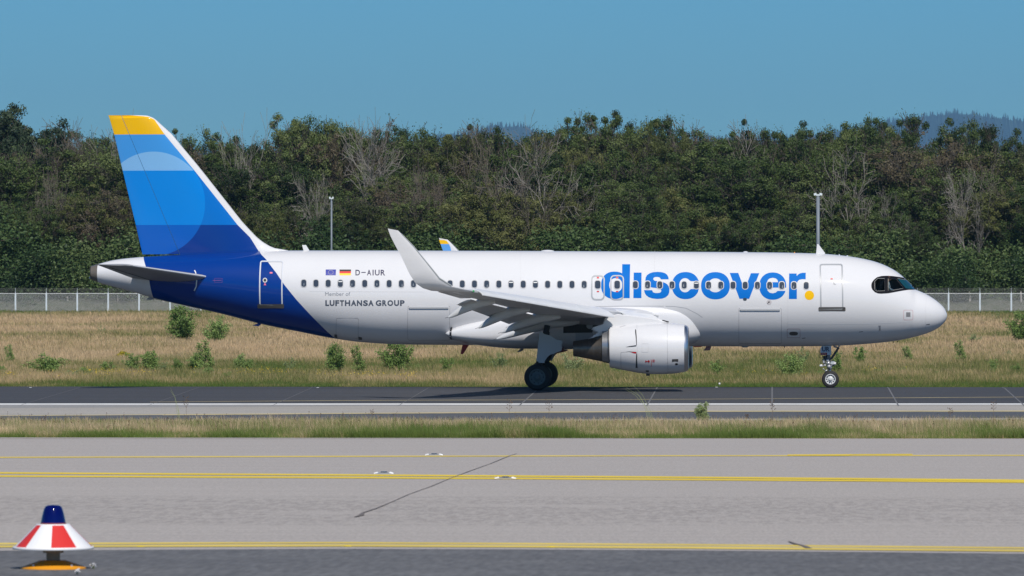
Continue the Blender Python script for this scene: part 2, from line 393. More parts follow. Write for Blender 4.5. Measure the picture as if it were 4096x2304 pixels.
HWN = [(0, 0), (.1, .30), (.3, .55), (.6, .80), (1, 1.03), (1.5, 1.26), (2, 1.43), (2.6, 1.58), (3.2, 1.70), (4, 1.82), (5, 1.91), (6, 1.96), (7, 1.975)]
hx = [XN - d for d, _ in HWN] + [P(x, 1100, 0).x for x in (1500, 1300, 1100, 900, 700, 550, 450, 389, 366)]
hw_ = [v for _, v in HWN] + [1.975, 1.93, 1.80, 1.58, 1.26, .95, .66, .45, .38]
o_ = np.argsort(hx); hx = np.array(hx)[o_]; hw_ = np.array(hw_)[o_]
def fhw(x): return pchip(sq(x), sq(hx), hw_)
def surf_y(x, z):
    t, b, h = float(ftop(x)), float(fbot(x)), float(fhw(x)); c = (t + b) / 2; r = max((t - b) / 2, .01)
    k = 1 - ((z - c) / r) ** 2
    return -h * math.sqrt(max(k, .0004))
def S(px, py):
    """point of the fuselage side seen at a pixel"""
    Y = -1.9
    for _ in range(5):
        p = P(px, py, Y); Y = surf_y(p.x, p.z)
    p = P(px, py, Y); return p
def fus_rings(xs, n=112):
    rings = []
    for x in xs:
        t, b, h = float(ftop(x)), float(fbot(x)), float(fhw(x)); c = (t + b) / 2; r = (t - b) / 2
        rings.append([Vector((x, -h * math.cos(a), c + r * math.sin(a))) for a in (2 * math.pi * j / n for j in range(n))])
    return rings
# livery of the rear fuselage: blue where between two boundary lines given as x(z)
def curve_node(q, zin, pts, x0, x1, z0, z1):
    c = q.n("ShaderNodeFloatCurve"); cm = c.mapping.curves[0]
    pts = sorted(pts, key=lambda p: p[1])
    P2 = [((z - z0) / (z1 - z0), (x - x0) / (x1 - x0)) for x, z in pts]
    while len(cm.points) < len(P2): cm.points.new(.5, .5)
    for pt, (a, b) in zip(cm.points, P2): pt.location = (a, b); pt.handle_type = 'VECTOR'
    c.mapping.update()
    zz = q.m('DIVIDE', q.m('SUBTRACT', zin, z0), z1 - z0); q.l(zz, c.inputs[1])
    return q.m('ADD', q.m('MULTIPLY', c.outputs[0], x1 - x0), x0)
def livery(name, fin):
    m = mat(name, C_WHITE, .45, spec=.08, coat=.6); q = NT(m); q.b.inputs["Coat Roughness"].default_value = .045
    tc = q.n("ShaderNodeTexCoord"); tc.object = ROOT; s = q.n("ShaderNodeSeparateXYZ"); q.l(tc.outputs['Object'], s.inputs[0])
    x = q.m('ADD', s.outputs[0], ROOT.location.x); z = s.outputs[2]
    g = q.n("ShaderNodeTexNoise"); g.inputs['Scale'].default_value = .9; g.inputs['Detail'].default_value = 5; q.l(tc.outputs['Object'], g.inputs['Vector'])
    vr = q.m('MULTIPLY_ADD', g.outputs[0], .06, .97)
    if not fin:
        f = [S(a, b) for a, b in ((1002, 950), (1045, 1012), (1064, 1037), (1107, 1094), (1138, 1140), (1185, 1198), (1243, 1261), (1301, 1319), (1338, 1352))]
        f = [(v.x, v.z) for v in f]; f[0] = (P(1002, 950, 0).x, P(1002, 950, 0).z); f[1] = (f[1][0], f[1][1] - .05)
        f.append((f[-1][0] + .35, f[-1][1] - .35))
        bb = [S(a, b) for a, b in ((583, 1066), (596, 1117), (614, 1191))]
        bb = [(P(571, 1015, 0).x, P(571, 1015, 0).z)] + [(v.x, v.z) for v in bb]; bb.append((bb[-1][0] + .1, bb[-1][1] - .5))
        z0, z1 = 1.0, 7.5; x0, x1 = -30, -16
        ff = curve_node(q, z, f, x0, x1, z0, z1); bk = curve_node(q, z, bb, x0, x1, z0, z1)
        k = q.m('MULTIPLY', q.m('LESS_THAN', x, ff), q.m('GREATER_THAN', x, bk))
        c = q.mix(k, C_WHITE, BLUE_DK)
        ap = q.m('LESS_THAN', x, XT + .30); c = q.mix(ap, c, (.13, .115, .10))
    else:
        zl = [P(600, yy, 0).z for yy in (538, 682.6, 900)]
        cc = P(615, 815, 0); rr = 209 * .01095
        dx = q.m('SUBTRACT', x, cc.x); dz = q.m('SUBTRACT', z, cc.z)
        circ = q.m('LESS_THAN', q.m('ADD', q.m('MULTIPLY', dx, dx), q.m('MULTIPLY', dz, dz)), rr * rr)
        lo = q.mix(circ, BLUE_DK, lin((0, 88, 178))); mi = q.mix(circ, lin((0, 106, 190)), lin((0, 124, 208))); up = q.mix(circ, lin((60, 140, 208)), lin((118, 170, 215)))
        c = q.mix(q.m('GREATER_THAN', z, zl[2]), lo, mi); c = q.mix(q.m('GREATER_THAN', z, zl[1]), c, up); c = q.mix(q.m('GREATER_THAN', z, zl[0]), c, lin((228, 176, 0)))
        le = [P(a, b, 0) for a, b in ((520, 461), (590, 466), (618, 478), (661.5, 540), (779.5, 682.6), (952, 900), (1002, 950), (1040, 1010))]
        ff = curve_node(q, z, [(v.x, v.z) for v in le], -30, -20, 3.5, 12.5)
        c = q.mix(q.m('GREATER_THAN', x, ff), c, C_WHITE)
    xx = q.n("ShaderNodeVectorMath", operation='SCALE'); q.l(c, xx.inputs[0]); q.l(vr, xx.inputs['Scale']); q.l(xx.outputs[0], q.b.inputs['Base Color'])
    return m
BLUE_DK = lin((0, 52, 132))
M_fus = livery("fuselage_livery", False); M_fin = livery("fin_livery", True)

ss = np.concatenate([np.linspace(0.02, 2.7, 90), np.sqrt(np.linspace(2.7 ** 2, XN - XT, 110))[1:]])
xs = [XN - v * v for v in ss]
mb = MB(); mb.rings(fus_rings(xs)); 
fus = mb.build("fuselage", [M_fus, M_dark, M_scuff], ROOT, smooth=True, auto=50)
# pockets behind the cockpit side windows
def poly3(pts, Y0, Y1):
    a = [S(x, y) for x, y in pts]
    return [Vector((v.x, Y0, v.z)) for v in a], [Vector((v.x, Y1, v.z)) for v in a]
Z3 = lambda L: [(3460 + x / 10.733, 1080 + y / 10.733) for x, y in L]
rearpane = Z3([(418, 490), (545, 372), (840, 380), (845, 890), (500, 905), (425, 850)])
sidepane = Z3([(985, 378), (1345, 395), (1650, 770), (1600, 800), (1180, 875), (990, 885)])
frontpane = Z3([(1385, 380), (1770, 440), (2120, 790), (2130, 838), (1740, 795)])
def cut(pts):
    a, b = poly3(pts, -2.4, -0.35); mc = MB(); mc.rings([a, b]); c = mc.build("cutter", M_dark)
    md = fus.modifiers.new("cut", 'BOOLEAN'); md.object = c; md.operation = 'DIFFERENCE'; md.solver = 'EXACT'
    bpy.context.view_layer.update(); dg = bpy.context.evaluated_depsgraph_get()
    me = bpy.data.meshes.new_from_object(fus.evaluated_get(dg)); fus.modifiers.clear()
    old = fus.data; fus.data = me; bpy.data.meshes.remove(old); bpy.data.objects.remove(c)
cut(sidepane); cut(rearpane)
me = fus.data
for p in me.polygons:       # lining of the pockets
    if p.center.x > 11.5 and p.center.y > surf_y(p.center.x - 10.08, p.center.z) + .03 and p.center.y < -.2 and (abs(p.normal.y) > .98 or abs(p.normal.y) < .02) and p.area > .01 and p.center.x + ROOT.location.x < XN - 1.2: p.material_index = 1; p.use_smooth = False
try: me.set_sharp_from_angle(angle=R(50))
except Exception: pass

# ---- decals: flat print and thin trim laid on the skin
def project(bm, off, surf, side=-1):
    for v in bm.verts:
        x, z, o_ = v.co.x, v.co.z, off + v.co.y; y = -abs(surf(x, z)); e = .01
        dx = (-abs(surf(x + e, z)) + abs(surf(x - e, z))) / (2 * e); dzz = (-abs(surf(x, z + e)) + abs(surf(x, z - e))) / (2 * e)
        n = Vector((dx, -1, dzz)); n.normalize(); v.co = Vector((x, y, z)) + n * o_
def decal(name, polys, m, parent=None, off=.004, dz=.10, dx=0, surf=None, raw=False, label=None, mirror=False, thick=0):
    """polys: list of (outline, holes[, extra offset]) in photograph pixels"""
    parent = parent or ROOT; surf = surf or surf_y; bm = bmesh.new()
    conv = (lambda p: (p[0], p[1])) if raw else (lambda p: (lambda v: (v.x, v.z))(S(*p)))
    for it in polys:
        out_, holes = it[0], (it[1] if len(it) > 1 else []); ex = it[2] if len(it) > 2 else 0
        loops = [[Vector((*conv(p), 0)) for p in L] for L in [out_] + list(holes)]
        tri = tessellate_polygon(loops); flat = [v for L in loops for v in L]
        vs = [bm.verts.new((v.x, ex, v.y)) for v in flat]
        for t in tri:
            try: bm.faces.new([vs[i] for i in t])
            except ValueError: pass
    zz = [v.co.z for v in bm.verts]; xx = [v.co.x for v in bm.verts]
    def bis(lo, hi, st, axis):
        k = math.ceil(lo / st) * st
        while k < hi:
            co = [0, 0, 0]; co[axis] = k; no = [0, 0, 0]; no[axis] = 1
            bmesh.ops.bisect_plane(bm, geom=bm.verts[:] + bm.edges[:] + bm.faces[:], plane_co=co, plane_no=no, dist=1e-5); k += st
    if dz: bis(min(zz), max(zz), dz, 2)
    if dx: bis(min(xx), max(xx), dx, 0)
    project(bm, off, surf)
    o3 = org(parent)
    if mirror:
        g = bmesh.ops.duplicate(bm, geom=bm.verts[:] + bm.edges[:] + bm.faces[:])
        for e in g['geom']:
            if isinstance(e, bmesh.types.BMVert): e.co.y = -e.co.y
    for f in bm.faces:
        f.normal_update()
        if f.normal.y * f.calc_center_median().y < 0: f.normal_flip()
        f.smooth = True
    for v in bm.verts: v.co -= o3
    me = bpy.data.meshes.new(name); bm.to_mesh(me); bm.free(); me.materials.append(m)
    o = link(name, me, parent)
    if label: o['label'] = label
    return o
def arc(cx, cy, rx, ry, a0, a1, n=28, e=2.0):
    L = []
    for i in range(n + 1):
        a = R(a0 + (a1 - a0) * i / n); c, s = math.cos(a), math.sin(a)
        L.append((cx + rx * math.copysign(abs(c) ** (2 / e), c), cy - ry * math.copysign(abs(s) ** (2 / e), s)))
    return L
def full(cx, cy, rx, ry, n=44, e=2.0): return arc(cx, cy, rx, ry, 0, 360, n, e)[:-1]
def rrect(x0, y0, x1, y1, r, n=5, skew=0):
    L = []
    for cx, cy, a in ((x1 - r, y0 + r, 0), (x0 + r, y0 + r, 90), (x0 + r, y1 - r, 180), (x1 - r, y1 - r, 270)):
        for i in range(n + 1):
            q = R(a + 90 * i / n); L.append((cx + r * math.cos(q), cy - r * math.sin(q)))
    return [(x + skew * (y1 - y) / (y1 - y0), y) for x, y in L]
def ringp(x0, y0, x1, y1, r, t, skew=0):
    return (rrect(x0, y0, x1, y1, r, skew=skew), [rrect(x0 + t, y0 + t, x1 - t, y1 - t, max(r - t, .8), skew=skew)])
def ZA(L): return [(2380 + x / 4.954, 1040 + y / 4.954) for x, y in L]
def ZB(L): return [(2780 + x / 4.954, 1040 + y / 4.954) for x, y in L]
# discover.
decal("letter", [(ZA([(p[0], p[1]) for p in full(388, 501, 268, 271, e=2.25)]), [ZA(full(411, 497, 129, 137, e=2.2))]), (ZA([(540, 85), (697, 85), (688, 755), (536, 755)]), [], .002)], M_letter)
decal("letter", [(ZA([(768, 250), (923, 250), (920, 755), (760, 755)]), [])], M_letter)
decal("letter", [(ZA([(1460, 383), (1455, 340), (1430, 295), (1390, 262), (1330, 243), (1240, 235), (1150, 242), (1080, 265), (1030, 300), (1005, 345), (998, 400), (1003, 450), (1030, 500), (1075, 530), (1130, 545), (1210, 555), (1270, 562), (1305, 580), (1315, 610), (1300, 640), (1270, 652), (1200, 655), (1150, 640), (1130, 597), (972, 597), (985, 650), (1010, 695), (1060, 735), (1130, 760), (1230, 772), (1330, 765), (1400, 740), (1450, 695), (1472, 640), (1475, 580), (1465, 530), (1430, 480), (1380, 450), (1320, 432), (1230, 420), (1180, 410), (1155, 385), (1160, 355), (1190, 338), (1230, 335), (1280, 345), (1310, 383)]), [])], M_letter)
decal("letter", [(ZA([(2058, 420)] + arc(1795, 507, 270, 268, 24, 336, 50, 2.2) + [(2055, 575), (1900, 575)] + arc(1785, 500, 115, 140, 318, 42, 30, 2.1) + [(1905, 420)]), [])], M_letter)
decal("letter", [(ZB(full(405, 510, 285, 270, e=2.2)), [ZB(full(403, 502, 143, 138, e=2.1))])], M_letter)
decal("letter", [(ZB([(688, 257), (857, 257), (983, 592), (1108, 262), (1275, 262), (1075, 768), (882, 768)]), [])], M_letter)
decal("letter", [(ZB([(1807, 547)] + arc(1540, 517, 268, 270, 4, 336, 56, 2.15) + [(1792, 612), (1635, 612), (1600, 645), (1540, 660), (1480, 648), (1440, 610), (1425, 547)]), [ZB([(1430, 440), (1445, 395), (1480, 365), (1540, 352), (1600, 365), (1635, 395), (1648, 440)])])], M_letter)
decal("letter", [(ZB([(1865, 268), (2013, 268), (2015, 320), (2040, 290), (2080, 265), (2130, 254), (2195, 253), (2193, 383), (2130, 380), (2070, 390), (2035, 420), (2018, 470), (2018, 773), (1860, 773)]), [])], M_letter)
decal("yellow_dot", [(ZB(full(2266, 700, 93, 93)), [])], M_yellow)
def text_mesh(body, box, m, name="lettering", parent=None, bold=0.0, surf=None, off=.005, spacing=1.0, yconst=None):
    """built-in font, fitted into a pixel box of the photograph, laid on the skin"""
    cu = bpy.data.curves.new("t", 'FONT'); cu.body = body; cu.offset = bold; cu.space_character = spacing; cu.resolution_u = 4
    to = bpy.data.objects.new("t", cu); me = bpy.data.meshes.new_from_object(to); bpy.data.objects.remove(to)
    co = np.array([v.co[:] for v in me.vertices]); lo = co.min(0); hi = co.max(0)
    bm = bmesh.new(); bm.from_mesh(me); bpy.data.meshes.remove(me)
    for v in bm.verts:
        px = box[0] + (v.co.x - lo[0]) / (hi[0] - lo[0]) * (box[2] - box[0]); py = box[3] - (v.co.y - lo[1]) / (hi[1] - lo[1]) * (box[3] - box[1])
        if yconst is None: p = S(px, py); v.co = Vector((p.x, 0, p.z))
        else: v.co = P(px, py, yconst)
    if yconst is None:
        zz = [v.co.z for v in bm.verts]; k = math.ceil(min(zz) / .12) * .12
        while k < max(zz):
            bmesh.ops.bisect_plane(bm, geom=bm.verts[:] + bm.edges[:] + bm.faces[:], plane_co=(0, 0, k), plane_no=(0, 0, 1), dist=1e-5); k += .12
        project(bm, off, surf or surf_y)
    parent = parent or ROOT; o3 = org(parent)
    for f in bm.faces:
        f.normal_update()
        if f.normal.y > 0: f.normal_flip()
    for v in bm.verts: v.co -= o3
    me = bpy.data.meshes.new(name); bm.to_mesh(me); bm.free(); me.materials.append(m)
    return link(name, me, parent)
def ZC(x, y): return (1280 + x / 6.779, 1060 + y / 6.779)
def boxC(a, b, c, d): return (*ZC(a, b), *ZC(c, d))
text_mesh("D", boxC(962, 130, 1085, 283), M_navy, bold=.022)
text_mesh("A", boxC(1273, 130, 1390, 283), M_navy, bold=.022)
text_mesh("I", boxC(1425, 130, 1455, 283), M_navy, bold=.022)
text_mesh("U", boxC(1487, 130, 1617, 285), M_navy, bold=.022)
text_mesh("R", boxC(1645, 130, 1768, 285), M_navy, bold=.022)
decal("lettering", [([ZC(1120, 190), ZC(1240, 190), ZC(1240, 214), ZC(1120, 214)], [])], M_navy)
text_mesh("Member of", boxC(138, 735, 820, 835), M_greythin, bold=.0)["kind"] = "stuff"
for ch, a, b in (("L", 145, 250), ("U", 262, 395), ("F", 415, 520), ("T", 538, 655), ("H", 675, 820), ("A", 840, 985), ("N", 1000, 1143), ("S", 1168, 1300), ("A", 1308, 1455), ("G", 1510, 1662), ("R", 1688, 1812), ("O", 1828, 1985), ("U", 2008, 2145), ("P", 2170, 2295)):
    text_mesh(ch, boxC(a, 953, b, 1110), M_greytxt, bold=.045)
fl = decal("flag", [([ZC(155, 123), ZC(435, 123), ZC(428, 280), ZC(153, 280)], [])], M_blueflag, label='blue flag with a ring of twelve gold stars')
st = []
for k in range(12):
    a = R(30 * k); cx, cy = 293 + 66 * math.cos(a), 201 + 55 * math.sin(a)
    st.append(([ZC(cx + (10 if j % 2 == 0 else 4) * math.sin(R(36 * j)), cy - (10 if j % 2 == 0 else 4) * math.cos(R(36 * j))) for j in range(10)], []))
decal("flag_stars", st, mat("star_yellow", lin((235, 225, 180)), .4), parent=fl, off=.007)["kind"] = "stuff"
f2 = decal("flag", [([ZC(530, 123), ZC(842, 123), ZC(840, 172), ZC(529, 172)], [])], mat("flag_black", (.02, .012, .01), .4), label='black, red and gold flag')
decal("flag_stripe", [([ZC(529, 172), ZC(840, 172), ZC(838, 226), ZC(528, 226)], [])], mat("flag_red", lin((215, 20, 20)), .4), parent=f2)
decal("flag_stripe", [([ZC(528, 226), ZC(838, 226), ZC(836, 280), ZC(526, 280)], [])], mat("flag_gold", lin((255, 200, 0)), .4), parent=f2)
# cabin windows
wx = [1215.2 + 48.76 * k for k in range(24)] + [2390.8, 2468.6] + [2541.5 + 48.8 * k for k in range(15)]
M_shade = mat("window_blind", (.62, .62, .62), .5)
M_interior = mat("cabin_interior", (.13, .15, .18), .3)  # paler tone of the seat shapes drawn on the panes
for k, x in enumerate(wx):
    y = 1133.2 + (x - 1215) * .0046; big = 1.12 if k in (24, 25) else 1.0
    W, H = 10.2 * big, 14.6 * big
    f = decal("window", [(rrect(x - W - 2.6, y - H - 2.6, x + W + 2.6, y + H + 2.6, 11), [rrect(x - W + .4, y - H + .4, x + W - .4, y + H - .4, 8)])], mat("window_frame", (.46, .46, .47), .4) if k == 0 else bpy.data.materials["window_frame"], off=.010)
    decal("window_pane", [(rrect(x - W, y - H, x + W, y + H, 8.3), [])], M_glass, parent=f, off=.007)
    rr = random.Random(k * 7 + 3); u = rr.random()
    if k in (3, 17, 19, 31):
        decal("window_blind", [([(x - W * .75, y - H * .62), (x + W * .75, y - H * .66), (x + W * .75, y - H * .38), (x - W * .75, y - H * .36)], [])], M_shade, parent=f, off=.0105)
    elif u < .5:
        cx = x + rr.uniform(-4, 4); cy = y + rr.uniform(2, 7)
        decal("seat_back", [([(cx - 3, cy + 6), (cx - 2, cy - 3), (cx + rr.uniform(0, 2.5), cy - rr.uniform(4, 9)), (cx + 3.2, cy + 4)], [])], M_interior, parent=f, off=.0105)
# doors
def door(x0, y0, x1, y1, m, sill=None, t=4.6, r=9, skew=0):
    d = decal("door", [ringp(x0, y0, x1, y1, r, t, skew)], m, off=.012, dz=.12)
    dd = decal("door_gap", [ringp(x0 + t, y0 + t, x1 - t, y1 - t, r - t + 1, .8, skew)], M_seam, parent=d, off=.009)
    if sill: decal("sill_plate", [(rrect(sill[0], sill[1], sill[2], sill[3], 4), [])], M_scuff, parent=d, off=.015)
    return d
rd = door(1037.5, 1043, 1131, 1223, mat("rear_door_outline", lin((205, 208, 215)), .35), (1030, 1216, 1136, 1233), skew=3.0); rd['label'] = 'rear cabin door outlined in pale grey, half blue and half white'
decal("door_window", [(full(1060, 1121, 9, 9.5), [])], M_shade, parent=rd, off=.012)
decal("door_window_glass", [(full(1060, 1121, 5.6, 6), [])], M_black, parent=rd, off=.015)
decal("warning_sign", [(rrect(1079, 1088.5, 1090, 1094.5, 1), []), ([(1055, 1141), (1060, 1130), (1065, 1141)], [])], mat("sign_pink", lin((225, 110, 140)), .5), parent=rd, off=.012)
fd = door(3281, 1055.5, 3374, 1238, M_line, (3274, 1228, 3382, 1244), skew=-3.0); fd['label'] = 'front cabin door outlined in grey'
decal("warning_sign", [(rrect(3322, 1113, 3331, 1118, 1), [])], M_red, parent=fd, off=.012)
decal("door_handle", [([(3335, 1125), (3337, 1125), (3337, 1135), (3343, 1137), (3343, 1139), (3334, 1137)], [])], M_seam, parent=fd, off=.012)
for a, b in ((2364.5, 2419), (2441, 2496)):
    e = door(a, 1100.5, b, 1201, M_line, r=17, t=4.4)
    decal("warning_sign", [(rrect((a + b) / 2 - 4.5, 1107.5, (a + b) / 2 + 4.5, 1114, 1), []), (rrect((a + b) / 2 - 4.5, 1164, (a + b) / 2 + 4.5, 1168.5, 1), [])], M_red, parent=e, off=.012)
# cargo doors and seams
M_hinge = mat("hinge_white", (.72, .72, .73), .3, coat=.3)
def cargo(x0, y0, x1, y1, hinge=True):
    d = decal("cargo_door", [ringp(x0, y0, x1, y1, 6, 1.0)], M_seam, off=.004)
    if hinge:
        decal("hinge_fairing", [(rrect(x0 + 5, y0 - 2, x1 - 5, y0 + 9, 4), [])], M_hinge, parent=d, off=.05)
        decal("hinge_seam", [([(x0 + 6, y0 + 5.2), (x1 - 6, y0 + 5.2), (x1 - 6, y0 + 6.6), (x0 + 6, y0 + 6.6)], [])], M_seam, parent=d, off=.055)
    return d
cargo(2955, 1232, 3126, 1375); cargo(1631, 1224, 1800, 1361)
bd = cargo(1345, 1272, 1434, 1354, False); decal("scuff_plate", [([(1338, 1337), (1348, 1337), (1350, 1352), (1338, 1349)], []), ([(1434, 1346), (1448, 1349), (1448, 1359), (1434, 1358)], [])], M_scuff, parent=bd, off=.012)
seams = [((3706, 1190), (3702, 1230), (3702, 1300), (3703, 1334)), ((3151, 1150), (3151, 1385)), ((2619, 1003), (2619, 1100)), ((2082, 1010), (2082, 1120))]
def line_decal(name, pts, wd, m, off=.004, parent=None, dz=.1, dx=.4):
    L = []
    for i, p in enumerate(pts):
        a = Vector(pts[max(i - 1, 0)]); b = Vector(pts[min(i + 1, len(pts) - 1)]); t = (b - a).normalized(); nrm = Vector((-t.y, t.x)) * wd / 2
        L.append(((p[0] + nrm.x, p[1] + nrm.y), (p[0] - nrm.x, p[1] - nrm.y)))
    return decal(name, [([l[0] for l in L] + [l[1] for l in reversed(L)], [])], m, parent=parent, off=off, dz=dz, dx=dx)
M_seam2 = mat("faint_seam", (.55, .55, .56), .4)
for p in seams: line_decal("skin_seam", p, .9, M_seam2)
line_decal("skin_seam", [(1240, 1166), (1700, 1168)], .7, M_seam2)
line_decal("pin_stripe", [(3151, 1297), (3300, 1297.5), (3460, 1295.5), (3600, 1289), (3702, 1277)], 1.2, mat("stripe_white", (.86, .86, .87), .2))
a = decal("access_panel", [ringp(3148, 1315, 3201, 1351, 5, 1)], mat("panel_red_line", lin((150, 90, 95)), .5)); decal("outflow_valve", [(full(3174.5, 1334, 17, 7.5, e=2.6), [])], M_scuff, parent=a, off=.008)
a = decal("access_panel", [ringp(3614, 1240, 3652, 1280, 6, 1.0)], mat("panel_red_line2", lin((190, 120, 125)), .5)); decal("panel_hatch", [([(3624.5, 1249), (3641.5, 1249), (3641.5, 1267), (3624.5, 1267)], [])], mat("hatch_grey", (.2, .2, .21), .5), parent=a, off=.006)
decal("static_port", [([(3513, 1303), (3523, 1302), (3522, 1310), (3523, 1322), (3515, 1323), (3517, 1310)], [])], M_seam, off=.006)
for (x, y, l_) in ((3444, 1327, 8), (3712, 1297.5, 7), (3215, 1352.5, 7)): line_decal("vent_slot", [(x - l_, y + 1), (x + l_, y - 1)], 2, M_dark)
a = decal("round_plate", [(full(3076.5, 1209, 10, 10), [])], mat("plate_mauve", (.52, .49, .50), .4), off=.006); decal("sensor_vane", [(full(3076, 1208, 2.8, 2.8, 10), []), ([(3069, 1213.5), (3075, 1208), (3076, 1210), (3070, 1215.5)], [])], M_dark, parent=a, off=.012)
decal("small_window", [(full(2979.7, 1197, 7.4, 5.6, e=2.6), [])], M_glass, off=.010)
line_decal("tail_marking", [(778, 1081), (782, 1088), (786, 1104), (787, 1123), (785, 1145), (777, 1163)], 4.2, mat("tail_stripe", (.75, .75, .76), .4), off=.006, dx=.1)
decal("stencil", [ringp(858, 1113, 889, 1130, 1, .8), ([(851, 1121), (885, 1120), (885, 1122.5), (851, 1123)], [])], mat("stencil_mauve", lin((120, 70, 130)), .5), off=.006)
# small things on the roof
def blade(name, pts, thick, m, Y=0.0, parent=None):
    mb = MB(); a = [P(x, y, Y) for x, y in pts]; c = sum(a, Vector()) / len(a)
    r0 = [v + Vector((0, -thick / 2, 0)) for v in a]; r1 = [v + Vector((0, thick / 2, 0)) for v in a]
    e0 = [c + (v - c) * .93 + Vector((0, -thick / 2 - .004, 0)) for v in a]
    return mb.rings([r0, r1]).build(name, m, parent or ROOT)
blade("antenna", [(1208.5, 980), (1224, 980), (1237, 1001), (1229, 1010), (1216, 1008)], .06, M_white)
blade("antenna", [(3268.5, 976), (3274, 977), (3301, 1013), (3294, 1020), (3264, 1018)], .07, M_white)
def bump(px, l, h, m, nm):
    x0 = P(px, 1000, 0).x; z = float(ftop(x0)); k = l / 2 * .01095; mb = MB()
    rg = []
    for i in range(9):
        t = -1 + 2 * i / 8; s_ = math.sqrt(max(1 - t * t, .003))
        rg.append([Vector((x0 + t * k, .16 * s_ * math.cos(a), z - .05 + (h * .011 + .05) * s_ * max(math.sin(a), -.3))) for a in (2 * math.pi * j / 12 for j in range(12))])
    mb.rings(rg).build(nm, m, ROOT, smooth=True)
bump(2190, 66, 5, M_white, "satellite_dome"); bump(2397, 15, 7, M_glass, "beacon_light"); bump(2982, 26, 4, M_white, "antenna_dome"); bump(3178, 7, 4, mat("amber", lin((230, 150, 40)), .4), "marker_light")
bump(3357, 8, 4, M_white, "antenna_dome"); bump(3389, 9, 4, M_white, "antenna_dome")
# cockpit
mask = Z3([(268, 650), (285, 560), (340, 470), (410, 395), (520, 310), (700, 262), (900, 250), (1180, 262), (1450, 300), (1700, 345)] + [(1790, 415), (1880, 505), (1975, 600), (2060, 690), (2130, 775), (2155, 845)] + [(1880, 850), (1600, 890), (1300, 945), (1000, 1000), (700, 1018), (560, 1008), (430, 955), (320, 850), (275, 750)])
cmask = decal("cockpit_mask", [(mask, [sidepane, rearpane])], M_mask, off=.008, dz=.05, dx=.08, mirror=True)
def glassmat():
    m = bpy.data.materials.new("cockpit_glass"); m.use_nodes = True; n = m.node_tree; b = n.nodes["Principled BSDF"]
    b.inputs['Base Color'].default_value = (.75, .82, .80, 1); b.inputs['Roughness'].default_value = .03; b.inputs['Transmission Weight'].default_value = 1; b.inputs['IOR'].default_value = 1.02; b.inputs['Specular IOR Level'].default_value = .5
    return m
M_cglass = glassmat()
for nm, pp in (("side_window", sidepane), ("rear_side_window", rearpane)):
    x = decal(nm, [(pp, [])], M_cglass, parent=cmask, off=-.004, dz=.08, dx=.1)
decal("windshield", [(frontpane, [])], M_wshield, parent=cmask, off=.016, dz=.05, dx=.08, mirror=True)
M_trim = mat("window_trim_pale", (.42, .42, .40), .4)
for L, wd in (([(418, 850), (412, 490), (545, 368), (840, 375)], .9), ([(440, 870), (500, 908), (845, 895)], .7), ([(1175, 878), (1610, 800)], .9), ([(1385, 380), (1770, 438), (2125, 795)], .8)):
    line_decal("window_trim", Z3(L), wd, M_trim, off=.022, parent=cmask, dz=.05, dx=.1)
line_decal("window_trim", Z3([(990, 375), (985, 885)]), 2.4, mat("curtain_rail", (.40, .36, .30), .5), off=.006, parent=cmask, dz=.05, dx=0)
# person in the cockpit
def person(loc):
    r = empty("person", loc); tag(r, 'pilot in a white shirt seen through the cockpit side window', 'person')
    me = bpy.data.meshes.new("body"); 
    vs = [(0, 0, 0), (.01, 0, .22), (.02, 0, .42), (.03, 0, .50), (.02, -.17, .43), (.06, -.21, .20), (.27, -.17, .10), (.02, .17, .43), (.06, .21, .20), (.27, .17, .10)]
    es = [(0, 1), (1, 2), (2, 3), (2, 4), (4, 5), (5, 6), (2, 7), (7, 8), (8, 9)]
    rad = [.15, .145, .14, .055, .065, .05, .038, .065, .05, .038]
    me.from_pydata(vs, es, []); o = link("body", me, r); o.data.materials.append(mat("pilot_shirt", (.72, .71, .64), .8))
    md = o.modifiers.new("s", 'SKIN')
    for i, v in enumerate(me.skin_vertices[0].data): v.radius = (rad[i], rad[i]); v.use_root = (i == 0)
    sb = o.modifiers.new("u", 'SUBSURF'); sb.levels = sb.render_levels = 2
    sk = mat("skin_tone", (.42, .22, .16), .6)
    h = MB(); rg = []
    for i in range(11):
        t = -1 + 2 * i / 10; s_ = math.sqrt(max(1 - t * t, .004)); rg.append([Vector((.045 + .095 * s_ * math.cos(a) * (1.06 if math.cos(a) > 0 else 1) - .01 * (t < -.4), .075 * s_ * math.sin(a), .62 + .125 * t)) + Vector(loc) for a in (2 * math.pi * j / 14 for j in range(14))])
    h.rings(rg); h.box((.155 + loc[0], loc[1], .61 + loc[2]), (.04, .025, .045)); h.box((.03 + loc[0], loc[1] - .08, .62 + loc[2]), (.03, .015, .05))
    hd = h.build("head", sk, r, smooth=True)
    hh = MB(); rg = []
    for i in range(6):
        t = .15 + .85 * i / 5; s_ = math.sqrt(max(1 - t * t, .004)); rg.append([Vector((.035 + .102 * s_ * math.cos(a), .083 * s_ * math.sin(a), .625 + .135 * t)) + Vector(loc) for a in (2 * math.pi * j / 14 for j in range(14))])
    hh.rings(rg).build("hair", mat("hair_brown", (.06, .025, .015), .8), r, smooth=True)
pp = S(3556.5, 1161); person((pp.x - .06, pp.y + .42, pp.z - .12))
sp = MB(); a_ = S(3522, 1150); sp.box((a_.x, a_.y + .55, a_.z), (.12, .4, .7), Matrix.Rotation(R(14), 3, 'Y')); a_ = S(3505, 1158); sp.box((a_.x, a_.y + .5, a_.z), (.1, .3, .5), Matrix.Rotation(R(-20), 3, 'Y'))
sp.build("cockpit_seat", mat("seat_fabric", (.03, .035, .045), .9), ROOT)
